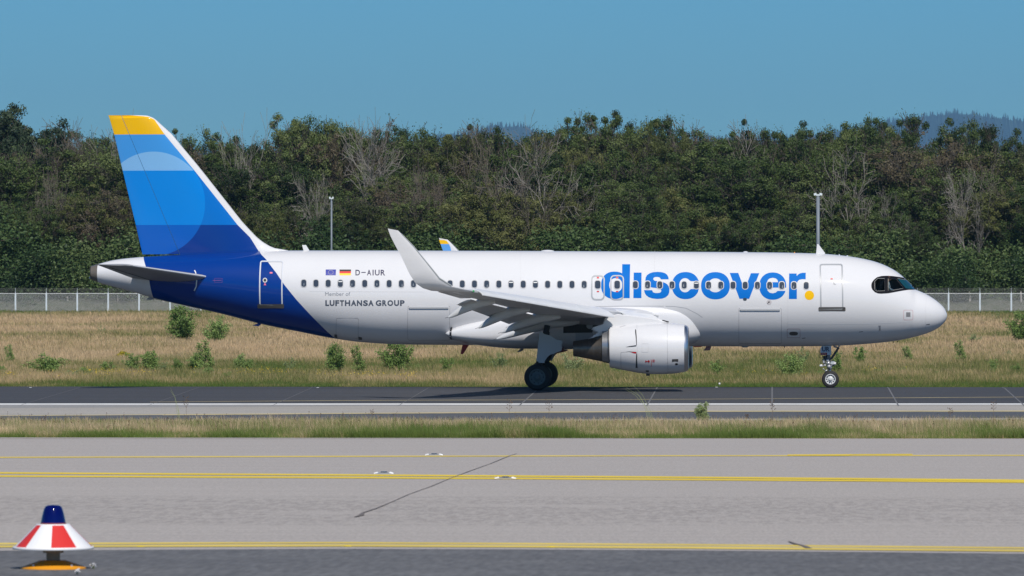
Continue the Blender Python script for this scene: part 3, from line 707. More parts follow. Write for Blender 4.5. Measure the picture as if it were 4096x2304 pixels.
# APU tube and tail details
mb = MB(); c = P(366, 1091.5, 0); mb.lathe(c + Vector((.01, 0, 0)), (-1, 0, -.03), [(-.1, .30), (.05, .30), (.05, .24), (-.3, .22)], 24); mb.build("exhaust_pipe", M_apu, ROOT, smooth=True)
mb = MB(); c = P(361, 1111, 0); mb.lathe(c, (-1, 0, 0), [(-.1, .05), (.04, .05), (.05, .02)], 10, cap=True); mb.build("tail_light", M_white, ROOT)
blade("drain_mast", [(583, 1197), (600, 1187), (640, 1190), (618, 1195), (600, 1200)], .08, M_seam); blade("drain_mast", [(1010, 1302), (1040, 1290), (1046, 1296), (1034, 1305)], .06, mat("mast_blue", lin((20, 70, 165)), .4))
blade("antenna", [(1850, 1379), (1876, 1380), (1852, 1417), (1842, 1416)], .05, mat("antenna_dark_red", lin((150, 20, 25)), .5))
blade("antenna", [(2085, 1393), (2096, 1391), (2094, 1400), (2082, 1407), (2070, 1409), (2069, 1406)], .05, M_seam)
blade("antenna", [(2826, 1384), (2846, 1384), (2840, 1401), (2814, 1403)], .05, mat("antenna_grey_red", (.30, .14, .14), .5))
blade("beacon_light", [(2772, 1384), (2808, 1384), (2806, 1388), (2776, 1388)], .2, M_red)
for x in (3138, 3211, 3573, 3589): y = {3138: 1386, 3211: 1386, 3573: 1366, 3589: 1364}[x]; blade("drain_mast", [(x - 2, y), (x + 3, y), (x + 1, y + 6), (x - 1, y + 6)], .04, M_dark)
blade("antenna_base", [(2965, 1385), (2995, 1385), (2990, 1390), (2970, 1390)], .3, M_seam)

# ---- wing-body fairing
FX = [(2824, 1336, 2, .15), (2816, 1322, 26, .95), (2796, 1309, 56, 1.45), (2760, 1300, 80, 1.80), (2705, 1295, 96, 2.0), (2640, 1293, 104, 2.08), (2560, 1294, 104, 2.12), (2400, 1296, 102, 2.14), (2250, 1300, 99, 2.14), (2150, 1307, 90, 2.13), (2050, 1317, 79, 2.1), (1960, 1325, 64, 2.04), (1880, 1330, 48, 1.98), (1830, 1333, 34, 1.9), (1800, 1335, 22, 1.80), (1784, 1335, 9, 1.70), (1779, 1335, 2, 1.6)]
fst = []
for px, py, hh, hw in FX:
    p = P(px, py, -1.9); fst.append((p.x, p.z, hh * .01087, hw))
fst.sort(); fa = np.array(fst)
def fair(x): return [float(pchip(x, fa[:, 0], fa[:, k])) for k in (1, 2, 3)]
def fair_y(x, z):
    zc, hh, hw = fair(min(max(x, fa[0, 0] + .01), fa[-1, 0] - .01)); k = 1 - min(abs((z - zc) / hh), .999) ** 3.1
    return -hw * max(k, .001) ** (1 / 3.1)
mb = MB(); rg = []
for x in np.concatenate([np.linspace(fa[0, 0], fa[4, 0], 22), np.linspace(fa[4, 0], fa[-5, 0], 30)[1:], np.linspace(fa[-5, 0], fa[-1, 0], 24)[1:]]):
    zc, hh, hw = fair(x); r = []
    for j in range(56):
        a = 2 * math.pi * j / 56; c, s_ = math.cos(a), math.sin(a)
        r.append(Vector((x, -hw * math.copysign(abs(c) ** (2 / 3.1), c), zc + hh * math.copysign(abs(s_) ** (2 / 3.1), s_))))
    rg.append(r)
belly = mb.rings(rg).build("belly_fairing", M_white, ROOT, smooth=True, auto=60)
def comb(x, z): return min(surf_y(x, z), fair_y(x, z))
for L in ([(2560, 1225), (2560, 1262)], [(2661, 1226), (2661, 1282)]): pass
decal("fairing_strap", [([(1801, 1310), (1809, 1307), (1810, 1358), (1802, 1356)], [])], M_dark, surf=comb, off=.02)
line_decal("fairing_seam", [(2350, 1229), (2400, 1226), (2500, 1224), (2655, 1224.5)], 1.2, M_seam)
line_decal("fairing_seam", [(2662, 1225), (2700, 1226), (2745, 1233), (2790, 1256), (2810, 1270)], 1.3, M_seam)
# ---- wings
def naca(tc, n=18, camber=.015, x0=0.0, x1=1.0):
    xs = [x0 + (x1 - x0) * (1 - math.cos(math.pi * i / n)) / 2 for i in range(n + 1)]
    th = lambda x: 5 * tc * (.2969 * math.sqrt(x) - .126 * x - .3516 * x * x + .2843 * x ** 3 - .1015 * x ** 4)
    cm = lambda x: camber * 4 * x * (1 - x)
    return [(x, cm(x) + th(x)) for x in reversed(xs)] + [(x, cm(x) - th(x)) for x in xs[1:]]
def wst(Y):           # station of the wing at span |Y|: leading edge x, z, chord, thickness, twist
    a = abs(Y)
    xle = -4.80 - (a - 2.0) * .522
    xte = -10.75 - .02 * (a - 2.0) if a < 6.4 else -10.84 - (a - 6.4) * .292
    zle = 3.02 + (a - 2.0) * .062 if a < 6.4 else 3.293 + (a - 6.4) * .092
    return xle, zle, xle - xte, np.interp(a, [0, 2, 6.4, 16.5], [.14, .135, .115, .108]), np.interp(a, [2, 6.4, 16.5], [1.0, .4, -.6])
def wpt(Y, xc, zc):   # chord fractions to world
    xle, zle, c, tc, tw = wst(Y); a = R(tw); x, z = -xc * c, zc * c
    return Vector((xle + x * math.cos(a) + z * math.sin(a) * 1, Y, zle + z * math.cos(a) + x * math.sin(a)))
def loft(name, secs, m, parent, smooth=True, auto=40):
    return MB().rings(secs).build(name, m, parent, smooth=smooth, auto=auto)
def wing(s):
    M2 = [M_wing]
    ys = [1.2, 2, 3, 4.2, 5.3, 6.4, 8, 10, 12, 13.4, 15, 16.3]
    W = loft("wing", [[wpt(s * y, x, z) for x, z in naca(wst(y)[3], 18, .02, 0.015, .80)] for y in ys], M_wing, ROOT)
    def body(name, y0, y1, xc0, chord, dxx, dzz, rot, tc, m, nst=5, par=W, camber=.03):
        secs = []
        for i in range(nst):
            y = y0 + (y1 - y0) * i / (nst - 1); c = wst(y)[2]; cc = chord(y) if callable(chord) else chord * c
            o0 = wpt(s * y, xc0, -.01) + Vector((-dxx, 0, -dzz)); a = R(rot + wst(y)[4])
            secs.append([o0 + Vector((-x * cc * math.cos(a) + z * cc * math.sin(a), 0, z * cc * math.cos(a) - x * cc * math.sin(a))) for x, z in naca(tc, 12, camber)])
        return loft(name, secs, m, par)
    # flaps, let down
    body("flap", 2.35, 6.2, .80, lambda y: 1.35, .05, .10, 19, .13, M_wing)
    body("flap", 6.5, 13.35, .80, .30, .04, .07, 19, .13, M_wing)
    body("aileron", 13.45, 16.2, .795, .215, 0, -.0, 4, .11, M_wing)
    # slats, each one a curved shell ahead of and below the nose of the wing
    def slat(y0, y1):
        secs = []
        for i in range(5):
            y = y0 + (y1 - y0) * i / 4; c = wst(y)[2]; sc = .26 * c ** .45 * 2.0; L = []
            n0 = wpt(s * y, 0, 0); a = R(-24)
            prof = [(-.60, .135), (-.35, .145), (-.18, .14), (-.06, .10), (0, .035), (0.0, -.02), (-.03, -.07), (-.10, -.095), (-.07, -.04), (-.12, .035), (-.28, .085), (-.42, .10)]
            for x, z in prof:
                x, z = x * sc * 1.12, z * sc * 1.12
                L.append(n0 + Vector((.30 * sc + x * math.cos(a) - z * math.sin(a) * -1, 0, -.16 * sc + z * math.cos(a) + x * math.sin(a) * -1 * -1)))
            secs.append(L)
        return loft("slat", secs, M_slat, W, auto=50)
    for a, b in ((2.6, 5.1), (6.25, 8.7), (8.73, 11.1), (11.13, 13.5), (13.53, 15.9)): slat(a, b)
    # flap track fairings
    for y, tx_, ty_, L, wd in ((12.55, 1793, 1267, 2.75, .17), (9.3, 1914, 1309, 3.1, .19), (6.35, 2005, 1328, 2.9, .19), (3.6, 1987, 1353.5, 3.6, .2)):
        tip = P(tx_, ty_, -y); tip = Vector((tip.x, s * y, tip.z)); xle, zle, c, tc, tw = wst(y)
        front = wpt(s * y, .52, -.035); rg = []
        for i in range(13):
            t = i / 12; p = tip.lerp(front, t); p.z += .20 * math.sin(math.pi * t) ** 1.2
            h = .215 * (math.sin(math.pi * min(t * .93 + .015, 1)) ** .62) * (1.15 if t < .6 else 1); 
            rg.append([p + Vector((0, wd * (h / .22) * math.cos(a), h * math.sin(a) - (.02))) for a in (2 * math.pi * j / 14 for j in range(14))])
        f = loft("flap_track_fairing", rg, M_wing, W)
        tt = Vector(tip); MB().tube([tt + Vector((.05, 0, 0)), tt + Vector((-.14, 0, -.06))], .008, 4).build("static_wick", M_dark, f)
    # sharklet
    ST = [(16.15, None), (16.8, (1867, 1158, 1725, 1163)), (17.15, (1805, 1143, 1692, 1153)), (17.42, (1757, 1113, 1662, 1133)), (17.58, (1718, 1064, 1638, 1096)), (17.72, (1656, 988, 1606, 1028)), (17.80, (1625, 955, 1580, 980)), (17.85, (1604, 934, 1562, 944)), (17.87, (1592, 922, 1551, 914))]
    secs = []
    for i, (y, v) in enumerate(ST):
        if v is None: le, te = wpt(s * y, .0, 0), wpt(s * y, 1.0, 0)
        else:
            le, te = P(v[0], v[1], -y), P(v[2], v[3], -y); le.y = te.y = s * y
        cd = le - te; c = cd.length; t = np.interp(i, [0, 3, 8], [.11, .09, .07])
        # local outward normal turns from down to outwards
        ang = [0, 28, 52, 70, 78, 82, 84, 84, 84][i]; up = Vector((0, -s * math.sin(R(ang)), math.cos(R(ang))))
        secs.append([te + cd * (1 - x) + up * (z * c) for x, z in naca(t, 12, .0)])
    sh = loft("sharklet", secs, [M_white], W, auto=60)
    le = [secs[i][12] for i in range(1, len(secs))]
    MB().tube(le[1:-1], [.035, .035, .03, .025, .02, .015], 6).build("leading_edge_strip", mat("strip_grey", (.34, .36, .37), .4) if s < 0 else bpy.data.materials["strip_grey"], sh)
    # navigation lights and pale under-wing patches
    p = wpt(s * 16.25, .02, .0); MB().lathe(p, (1, 0, 0), [(-.05, .05), (.03, .05), (.08, .01)], 8).build("navigation_light", mat("nav_green" if s < 0 else "nav_red", (.05, .35, .12) if s < 0 else (.4, .03, .03), .2), W)
    return W
WN = wing(-1); WF = wing(1)
# livery on the inner face of the far sharklet
def inner(pts):
    V = []
    for px, py in pts:
        Y = float(np.interp(py, [945, 970, 1005, 1060], [17.83, 17.80, 17.72, 17.58])) - .075; V.append(P(px, py, Y))
    return V
shf = [c for c in WF.children if c.name.startswith("sharklet")][0]
MB().add(inner([(1756, 960), (1776, 960), (1787, 964), (1796, 976), (1762, 976)]), [(0, 1, 2, 3, 4)]).build("yellow_band", M_yellow, shf)
MB().add(inner([(1762, 976), (1796, 976), (1802, 990), (1806, 1008), (1774, 1008)]), [(0, 1, 2, 3, 4)]).build("blue_band", mat("band_blue", lin((60, 140, 208)), .5), shf)
def side_prism(name, pts, Y, th, m, parent):
    a = [P(x, y, Y) for x, y in pts]; return MB().rings([[v + Vector((0, -th / 2, 0)) for v in a], [v + Vector((0, th / 2, 0)) for v in a]]).build(name, m, parent)

# ---- tailplane
def stab(s):
    rl, rt = P(852, 1111, -.95), P(528, 1112, -.95); tl, tt = P(522, 1061.5, -6.22), P(381, 1056.5, -6.22)
    secs = []
    for k, t in enumerate((-.12, 0, .3, .6, .9, .97, 1.0)):
        le = rl.lerp(tl, t); te = rt.lerp(tt, t); 
        if t == 1.0: le = le.lerp(te, .12)
        le.y = abs(le.y) * s; te.y = le.y
        cd = le - te; c = cd.length; th = .10 if t < .99 else .02
        secs.append([te + cd * (1 - x) + Vector((0, 0, -z * c)) for x, z in naca(th, 14, .01)])
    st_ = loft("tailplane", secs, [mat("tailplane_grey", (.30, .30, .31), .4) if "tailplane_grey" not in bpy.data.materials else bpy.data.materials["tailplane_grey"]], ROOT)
    e = [secs[i][14] for i in range(1, 6)]
    MB().tube(e, [.045, .04, .035, .03, .02], 6).build("leading_edge_strip", M_white, st_)
    # elevator gap
    gp = []
    for t in (.08, .35, .65, .93):
        le = rl.lerp(tl, t); te = rt.lerp(tt, t); le.y = abs(le.y) * s; te.y = le.y
        c = (le - te).length; p = te.lerp(le, .30); gp.append(p + Vector((0, 0, -.048 * c - .006)))
    MB().tube(gp, .012, 4).build("elevator_gap", M_dark, st_)
    return st_
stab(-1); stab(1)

# ---- fin and rudder
FLE = [(1161, 1001.5), (1120, 999), (1085, 988), (1050, 967), (1025, 946.6), (995, 915), (969, 887), (800, 672), (661, 505), (640, 494), (628, 482), (612, 470), (590, 462.5), (562, 461)]
FTE = [(572, 1026), (543.5, 900), (490.7, 682.6), (456.5, 536.6), (437, 470), (433.5, 461.5)]
fl_ = sorted([P(x, y, 0) for x, y in FLE], key=lambda v: v.z); ft_ = sorted([P(x, y, 0) for x, y in FTE], key=lambda v: v.z)
hg0, hg1 = P(720, 1015, 0), P(486, 461, 0)
zt = P(500, 461.5, 0).z; zb = P(600, 1040, 0).z
zs_ = [zb] + list(np.linspace(zb + .25, P(0, 880, 0).z, 18)) + list(np.linspace(P(0, 870, 0).z, P(0, 495, 0).z, 10)) + [P(0, y, 0).z for y in (488, 480, 473, 467, 463.5, 461.7)]
secF, secR = [], []
for z in zs_:
    xl = float(np.interp(z, [v.z for v in fl_], [v.x for v in fl_])); xt = float(np.interp(z, [v.z for v in ft_], [v.x for v in ft_]))
    if z < fl_[0].z: xl = fl_[0].x
    xh = float(np.interp(z, [hg0.z, hg1.z], [hg0.x, hg1.x])); c = xl - xt
    tk = float(np.interp(c, [1, 3, 6.5, 8], [.30, .36, .50, .52])) * (1 if z < zt - .1 else .55)
    hwf = lambda x: tk / 2 * max(math.sin(math.pi * min(max((xl - x) / (xl - xt), 0), 1) ** .55), 0) ** .75 + .012
    def ring(xa, xb, cap=0):
        xs2 = [xa + (xb - xa) * (1 - math.cos(math.pi * i / 12)) / 2 for i in range(13)]
        return [Vector((x, -hwf(x), z)) for x in xs2] + [Vector((x, hwf(x), z)) for x in reversed(xs2)]
    secF.append(ring(xl, xh + .01)); 
    if z > P(0, 1024, 0).z: secR.append(ring(xh - .012, xt))
fin = loft("tail_fin", secF, [M_fin], ROOT, auto=35); loft("rudder", secR, [M_fin], fin, auto=35)

# ---- engines
def engine(s):
    cy = 5.75 * s; c0 = P(2748, 1393, -5.75); cx, cz = c0.x, c0.z
    E = MB()
    k = .01071
    # outer cowl: (distance behind inlet plane, top px, bottom px)
    pr = [(2738, 1299, 1487.5), (2700, 1293, 1494), (2650, 1290, 1497), (2600, 1290.5, 1496.5), (2550, 1293, 1491), (2500, 1298, 1481), (2470, 1302, 1476), (2441, 1306, 1470)]
    def rngs(pr, n=48):
        out = []
        for px, a, b in pr:
            pa = P(px, a, -5.75); pb = P(px, b, -5.75); zc = (pa.z + pb.z) / 2; r = (pa.z - pb.z) / 2
            out.append([Vector((pa.x, cy + r * math.cos(t) * s, zc + r * math.sin(t))) for t in (2 * math.pi * j / n for j in range(n))])
        return out
    E.rings(rngs(pr), cap=False)
    # aft inner duct
    E.rings(rngs([(2441, 1306, 1470), (2442, 1309, 1467), (2500, 1318, 1463)]), cap=False)
    N = E.build("engine", [M_white], ROOT, smooth=True, fix=False, auto=40)
    L = MB().rings(rngs([(2738, 1299, 1487.5), (2746, 1301.5, 1485), (2752, 1306, 1480.5), (2755, 1313, 1474), (2752, 1320, 1467), (2742, 1325, 1462), (2720, 1328, 1459), (2680, 1326, 1461)]), cap=False)
    L.build("inlet_lip", [M_bare], N, smooth=True, fix=False)
    fx = P(2682, 1393, -5.75).x
    MB().lathe((fx, cy, cz), (1, 0, 0), [(-.05, .80), (0, .80), (0, .32)], 32).build("fan_back", M_black, N)
    sp = MB().lathe((fx, cy, cz), (1, 0, 0), [(0, .26), (.15, .22), (.3, .12), (.38, .01)], 20); sp.build("spinner", M_dark, N, smooth=True)
    for i in range(24):
        a = 2 * math.pi * i / 24; u = Vector((0, math.cos(a), math.sin(a))); t = Vector((0, -math.sin(a), math.cos(a)))
        MB().add([Vector((fx + .04, cy, cz)) + u * .22 - t * .02, Vector((fx + .12, cy, cz)) + u * .22 + t * .06, Vector((fx + .16, cy, cz)) + u * .78 + t * .10, Vector((fx + .02, cy, cz)) + u * .78 - t * .06], [(0, 1, 2, 3)]).build("fan_blade", M_strutd, N)
    # core cowl and nozzle
    MB().rings(rngs([(2442, 1319, 1455), (2410, 1322, 1448)]), cap=False).build("core_cowl", [M_nozl], N, smooth=True, fix=False)
    MB().rings(rngs([(2410, 1322, 1448), (2408, 1340, 1446), (2380, 1349, 1440.5), (2340, 1357, 1432.5), (2293, 1365, 1424), (2294, 1368, 1421), (2350, 1365, 1424)]), cap=False).build("exhaust_nozzle", [M_noz], N, smooth=True, fix=False, auto=50)
    MB().rings(rngs([(2350, 1372, 1420), (2320, 1378, 1414), (2298, 1391, 1399)]), cap=True).build("exhaust_plug", [M_noz], N, smooth=True)
    # pylon
    hw = .17; a = [(2668, 1287), (2640, 1278), (2560, 1266), (2470, 1256), (2420, 1270), (2412, 1296), (2374, 1308), (2366, 1318), (2392, 1330), (2352, 1357), (2410, 1341), (2450, 1318), (2560, 1296), (2668, 1290)]
    pts = [P(x, y, -5.75) for x, y in a]; c = sum(pts, Vector()) / len(pts); sec = []
    for dy, k_ in ((-hw, .93), (-hw * .8, 1.0), (hw * .8, 1.0), (hw, .93)): sec.append([Vector((c.x + (p.x - c.x) * k_, cy + dy, c.z + (p.z - c.z) * k_)) for p in pts])
    py = MB().rings(sec).build("pylon", M_white, N)
    MB().box((P(2664, 1286, -5.75).x - .02, cy, P(2664, 1286, -5.75).z + .015), (.28, .30, .05), Matrix.Rotation(R(14), 3, 'Y')).build("pylon_nose_strip", M_dark, py)
    if s < 0:
        def nsurf(x, z):
            best = None; xs2 = []
            for px, ta, tb in pr:
                pa = P(px, ta, -5.75); pb = P(px, tb, -5.75); xs2.append((pa.x, (pa.z + pb.z) / 2, (pa.z - pb.z) / 2))
            xs2.sort(); X2 = [q[0] for q in xs2]; zc = np.interp(x, X2, [q[1] for q in xs2]); r = np.interp(x, X2, [q[2] for q in xs2])
            return cy - math.sqrt(max(r * r - (z - zc) ** 2, .001))
        def SN(px, py_):
            Y = -6.8
            for _ in range(4): p = P(px, py_, Y); Y = nsurf(p.x, p.z)
            return P(px, py_, Y)
        def nd(name, pts, m, off=.006, holes=()):
            return decal(name, [([(lambda v: (v.x, v.z))(SN(*p)) for p in pts], [[(lambda v: (v.x, v.z))(SN(*p)) for p in h] for h in holes])], m, parent=N, off=off, dz=.08, surf=nsurf, raw=True)
        Q = lambda L: [(2250 + x / 4.293, 1200 + y / 4.293) for x, y in L]
        nd("cowl_seam", Q([(1800, 385), (1803, 385), (1816, 1262), (1812, 1262)]), M_seam)
        nd("reverser_gap", Q([(1248, 500), (1265, 515), (1275, 640), (1278, 780), (1268, 775), (1258, 650), (1248, 560)]), M_dark)
        nd("reverser_gap", Q([(1082, 810), (1150, 792), (1265, 775), (1270, 795), (1200, 803), (1120, 808)]), M_dark)
        nd("reverser_gap", Q([(1085, 880), (1180, 885), (1272, 890), (1270, 920), (1230, 905), (1190, 895)]), M_dark)
        nd("reverser_gap_red", Q([(1175, 893), (1266, 895), (1264, 918), (1225, 912)]), M_red, off=.010)
        nd("reverser_gap", Q([(1268, 920), (1280, 925), (1290, 1165), (1255, 1165), (1262, 1050)]), M_dark)
        nd("cowl_seam", Q([(1274, 430), (1277, 430), (1280, 500), (1277, 500)]), M_seam); nd("cowl_seam", Q([(1284, 800), (1286, 800), (1288, 1260), (1286, 1260)]), M_seam)
        nd("cowl_seam", Q([(1000, 905), (1040, 893), (1120, 893), (1120, 896), (1042, 896), (1005, 910), (1008, 1160), (1003, 1160)]), M_seam)
        nd("cowl_seam", Q([(985, 470), (1010, 455), (1080, 436), (1080, 440), (1012, 459), (990, 473)]), M_seam)
        nd("cowl_seam", Q([(800, 500), (812, 500), (820, 1160), (812, 1160)]), M_seam2)
        nd("warning_mark", Q([(1422, 1033), (1450, 1048), (1450, 1058), (1422, 1073)]), M_red); nd("warning_mark", Q([(1450, 1048), (1470, 1048), (1470, 1058), (1450, 1058)]), M_red)
        nd("warning_mark", Q([(1466, 1040), (1485, 1030), (1498, 1048), (1498, 1060), (1485, 1076), (1466, 1066)]), M_red)
        nd("warning_mark", Q([(1519, 1022), (1526, 1022), (1529, 1140), (1522, 1140)]), M_red)
        nd("warning_mark", Q(full(1563, 1046, 27, 26, 20)), M_red, holes=[Q(full(1563, 1046, 22, 21, 20))]); nd("warning_mark", Q([(1555, 1035), (1570, 1035), (1573, 1055), (1562, 1062), (1553, 1052)]), M_red)
        nd("drain_panel", Q([(1880, 1016), (1988, 1012), (1988, 1055), (1880, 1060)]), M_scuff); nd("drain_port", Q(full(1957, 1101, 26, 18, 18)), M_dark)
        nd("drain_slot", Q([(1430, 1208), (1482, 1208), (1484, 1232), (1432, 1232)]), M_dark)
        nd("small_panel", Q(rrect(1362, 748, 1474, 897, 8)), M_seam2, holes=[Q(rrect(1366, 752, 1470, 893, 6))])
        nd("core_gap", Q([(785, 500), (800, 500), (812, 1060), (800, 1060), (785, 700)]), M_black, off=.02)
    MB().box((P(2592, 1499, -5.75).x, cy, P(2592, 1499, -5.75).z), (.16, .03, .09)).build("drain_mast", M_dark, N)
    # strake
    return N
EN = engine(-1); EF = engine(1)

# ---- main gear
def wheel(parent, c, r, w, s, rimm, holes=9, bolts=True, rimr=.5):
    c = Vector(c); W = MB()
    W.lathe(c, (0, s, 0), [(-w / 2, r * .62), (-w / 2 * 1.0, r * .80), (-w / 2 * .86, r * .93), (-w / 2 * .6, r * .985), (-w * .12, r), (-w * .12, r * .99), (-w * .08, r * .99), (-w * .08, r), (w * .08, r), (w * .08, r * .99), (w * .12, r * .99), (w * .12, r), (w / 2 * .6, r * .985), (w / 2 * .86, r * .93), (w / 2, r * .80), (w / 2, r * .62)], 48)
    wo = W.build("wheel", M_tyre, parent, smooth=True, auto=40)
    MB().lathe(c, (0, s, 0), [(w / 2 - .01, r * .63), (w / 2 + .01, r * .60), (w / 2 + .008, r * .53), (w / 2 - .05, r * .50), (w / 2 - .06, r * .40), (w / 2 - .03, r * .24), (w / 2 + .02, r * .17), (w / 2 + .03, r * .01)], 40).build("rim", rimm, wo, smooth=True, auto=30)
    for i in range(holes):
        a = 2 * math.pi * i / holes; p = c + Vector((math.cos(a) * r * .455, s * (w / 2 - .052), math.sin(a) * r * .455))
        MB().lathe(p, (0, s, 0), [(0, .028), (.012, .028), (.012, .001)], 8).build("rim_hole", M_black, wo)
    MB().lathe(c, (0, s, 0), [(w / 2 + .01, r * .13), (w / 2 + .06, r * .12), (w / 2 + .065, .001)], 16).build("hub_cap", rimm, wo)
    return wo
def main_gear(s):
    cy = 3.8 * s; gx = P(2149.5, 1500, -4.3).x; gz = zg(cy) + .572
    G0 = MB(); top = Vector((gx + .35, cy, 2.3)); 
    G0.tube([(gx, cy, gz - .05), (gx + .02, cy, gz + .55)], .085, 14); g = G0.build("main_gear", M_strut, ROOT, smooth=True)
    MB().tube([(gx + .02, cy, gz + .5), (gx + .42, cy, 2.75)], .13, 14).build("strut", M_strutd, g, smooth=True)
    MB().tube([(gx, cy - .62, gz), (gx, cy + .62, gz)], .07, 12).build("axle", M_strutd, g)
    MB().tube([(gx + .42, cy - .2 * s, 2.45), (gx + .36, cy, gz + 1.1), (gx + .1, cy, gz + .45)], [.09, .08, .06], 10).build("drag_brace", M_strutd, g, smooth=True)
    MB().tube([(gx + .1, cy, gz + 1.0), (gx + .15, cy - s * 1.9, 2.3)], .06, 10).build("side_brace", M_strutd, g)
    MB().tube([(gx - .05, cy, gz + .62), (gx - .32, cy, gz + .38), (gx - .08, cy, gz + .08)], .035, 8).build("torque_link", M_strutd, g)
    for dy in (.46, -.46): wheel(g, (gx, cy + dy * s, gz), .572, .40, s * (1 if dy > 0 else -1), M_rimdark)
    # leg door
    D = [(2159, 1324), (2180, 1337), (2203, 1342), (2225, 1359), (2249, 1363), (2250, 1374), (2246, 1374), (2248, 1392), (2245, 1403), (2217, 1414), (2200, 1419), (2188, 1430), (2178, 1446), (2178, 1452), (2155, 1451), (2153, 1446), (2145.5, 1444), (2151, 1395), (2156, 1350)]
    pts = [P(x, y, -4.42) for x, y in D]; yy = lambda z: s * (4.42 + (z - gz) * .04)
    MB().rings([[Vector((p.x, yy(p.z) - .03, p.z)) for p in pts], [Vector((p.x, yy(p.z) + .03, p.z)) for p in pts]]).build("gear_door", M_greydoor, g)
    if s < 0:
        Rr = [(2218, 1410), (2246, 1402), (2252, 1384), (2256, 1390), (2254, 1403), (2272, 1398), (2270, 1404), (2250, 1409), (2218, 1416)]
        q = [P(x, y, -4.2) for x, y in Rr]; MB().rings([[v + Vector((0, -.03, 0)) for v in q], [v + Vector((0, .03, 0)) for v in q]]).build("red_edged_door", mat("dark_red", (.14, .01, .015), .5), g)
main_gear(-1); main_gear(1)
# black patch and pale panels laid on the belly fairing under the wing
Q5 = lambda L: [(2040 + x / 4.9955, 1280 + y / 4.9955) for x, y in L]
def SB(px, py):
    Y = -2.1
    for _ in range(5): p = P(px, py, Y); Y = comb(p.x, p.z)
    return (lambda v: (v.x, v.z))(P(px, py, Y))
def bd_(name, pts, m, off): return decal(name, [([SB(*p) for p in pts], [])], m, off=off, raw=True, surf=comb, dx=.3)
bd_("black_belly_patch", Q5([(1065, 55), (1330, 22), (1800, 12), (1880, 40), (1905, 75), (1860, 115), (1700, 150), (1640, 250), (1065, 262)]), M_black, .01)
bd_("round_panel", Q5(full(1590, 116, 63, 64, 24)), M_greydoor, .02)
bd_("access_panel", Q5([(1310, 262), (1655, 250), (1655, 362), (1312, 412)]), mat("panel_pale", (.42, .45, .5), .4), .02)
# ---- nose gear
gx = P(3321.5, 1514, -.25).x; gz = zg(0) + .375
QN = lambda x, y: (3220 + x / 7.625, 1370 + y / 7.625)
g = MB().tube([(gx, 0, gz), (gx - .04, 0, gz + .75)], .055, 14).build("nose_gear", M_strut, ROOT, smooth=True)
MB().tube([(gx - .03, 0, gz + .42), (gx - .035, 0, gz + .60), (gx - .06, 0, gz + .62), (gx - .10, 0, 1.75)], [.10, .11, .085, .085], 14).build("strut", M_strut, g, smooth=True)
MB().tube([(gx, -.32, gz), (gx, .32, gz)], .045, 10).build("axle", M_strutd, g)
for s in (-1, 1): wheel(g, (gx, .25 * s, gz), .375, .22, s, M_rim, holes=10)
b0 = P(*QN(800, 500), 0); b1 = P(*QN(1030, 150), 0); MB().tube([b0, b1], .05, 10).build("drag_brace", M_strutd, g); b2 = P(*QN(870, 115), 0)
MB().tube([b2, P(*QN(1010, 160), 0), P(*QN(1050, 90), 0)], .04, 8).build("brace_arm", M_strut, g)
for (x, y, r, l_) in ((575, 560, .05, .25), (585, 620, .045, .2), (700, 560, .07, .3), (725, 640, .085, .34), (740, 740, .075, .3)):
    c = P(*QN(x, y), -.05); MB().tube([c + Vector((-.03, -.16, .04)), c + Vector((.03, .1, -.05))], r, 10).build("actuator", M_strut, g, smooth=True)
for pts, r in (([(465, 670), (480, 720), (545, 715)], .035), ([(545, 700), (660, 690)], .03), ([(600, 850), (560, 800), (545, 795)], .025), ([(610, 890), (680, 830)], .03), ([(800, 690), (940, 668)], .025)):
    MB().tube([P(*QN(*p), -.1) for p in pts], r, 8).build("steering_pipe", M_strut, g, smooth=True)
for x, y, d in ((505, 705, 1), (925, 640, 1)):
    c = P(*QN(x, y), -.14); MB().lathe(c, (d, 0, .1), [(-.08, .04), (0, .06), (.03, .06), (.03, .01)], 14).build("taxi_light", M_white, g, smooth=True)
c = P(*QN(845, 615), -.12); MB().box(c, (.16, .05, .15), Matrix.Rotation(R(10), 3, 'Y')).build("light_bracket", M_greydoor, g)
MB().tube([P(*QN(600, 400), 0), P(*QN(640, 560), 0)], .09, 10).build("upper_strut", M_strutd, g); MB().tube([P(*QN(690, 390), 0), P(*QN(760, 540), 0)], .08, 10).build("upper_strut", M_strutd, g)
for pts in ([(450, 230), (452, 490)], [(450, 470), (570, 470)], [(510, 390), (535, 440)]): MB().tube([P(*QN(*p), -.3) for p in pts], .012, 6).build("door_rod", M_dark, g)
dp = [QN(*p) for p in ((800, 95), (800, 380), (735, 385), (672, 385), (672, 310), (470, 310), (470, 190), (490, 140), (530, 100))]
q = [P(x, y, -.34) for x, y in dp]; nd_ = MB().rings([[v + Vector((0, -.015, 0)) for v in q], [v + Vector((0, .015, 0)) for v in q]]).build("gear_door", mat("nose_door_grey", (.47, .51, .55), .4), g)
nd_['label'] = 'grey nose gear door lettered UR'
text_mesh("U", (*QN(520, 130), *QN(632, 275)), M_navy, parent=nd_, bold=.035, yconst=-.362); text_mesh("R", (*QN(645, 130), *QN(752, 272)), M_navy, parent=nd_, bold=.035, yconst=-.362)
q = [P(*QN(*p), -.34) for p in ((472, 312), (672, 312), (672, 385), (472, 385))]; rp = MB().rings([[v + Vector((0, -.03, 0)) for v in q], [v + Vector((0, .0, 0)) for v in q]]).build("red_placard", mat("placard_red", lin((150, 10, 20)), .5), nd_)
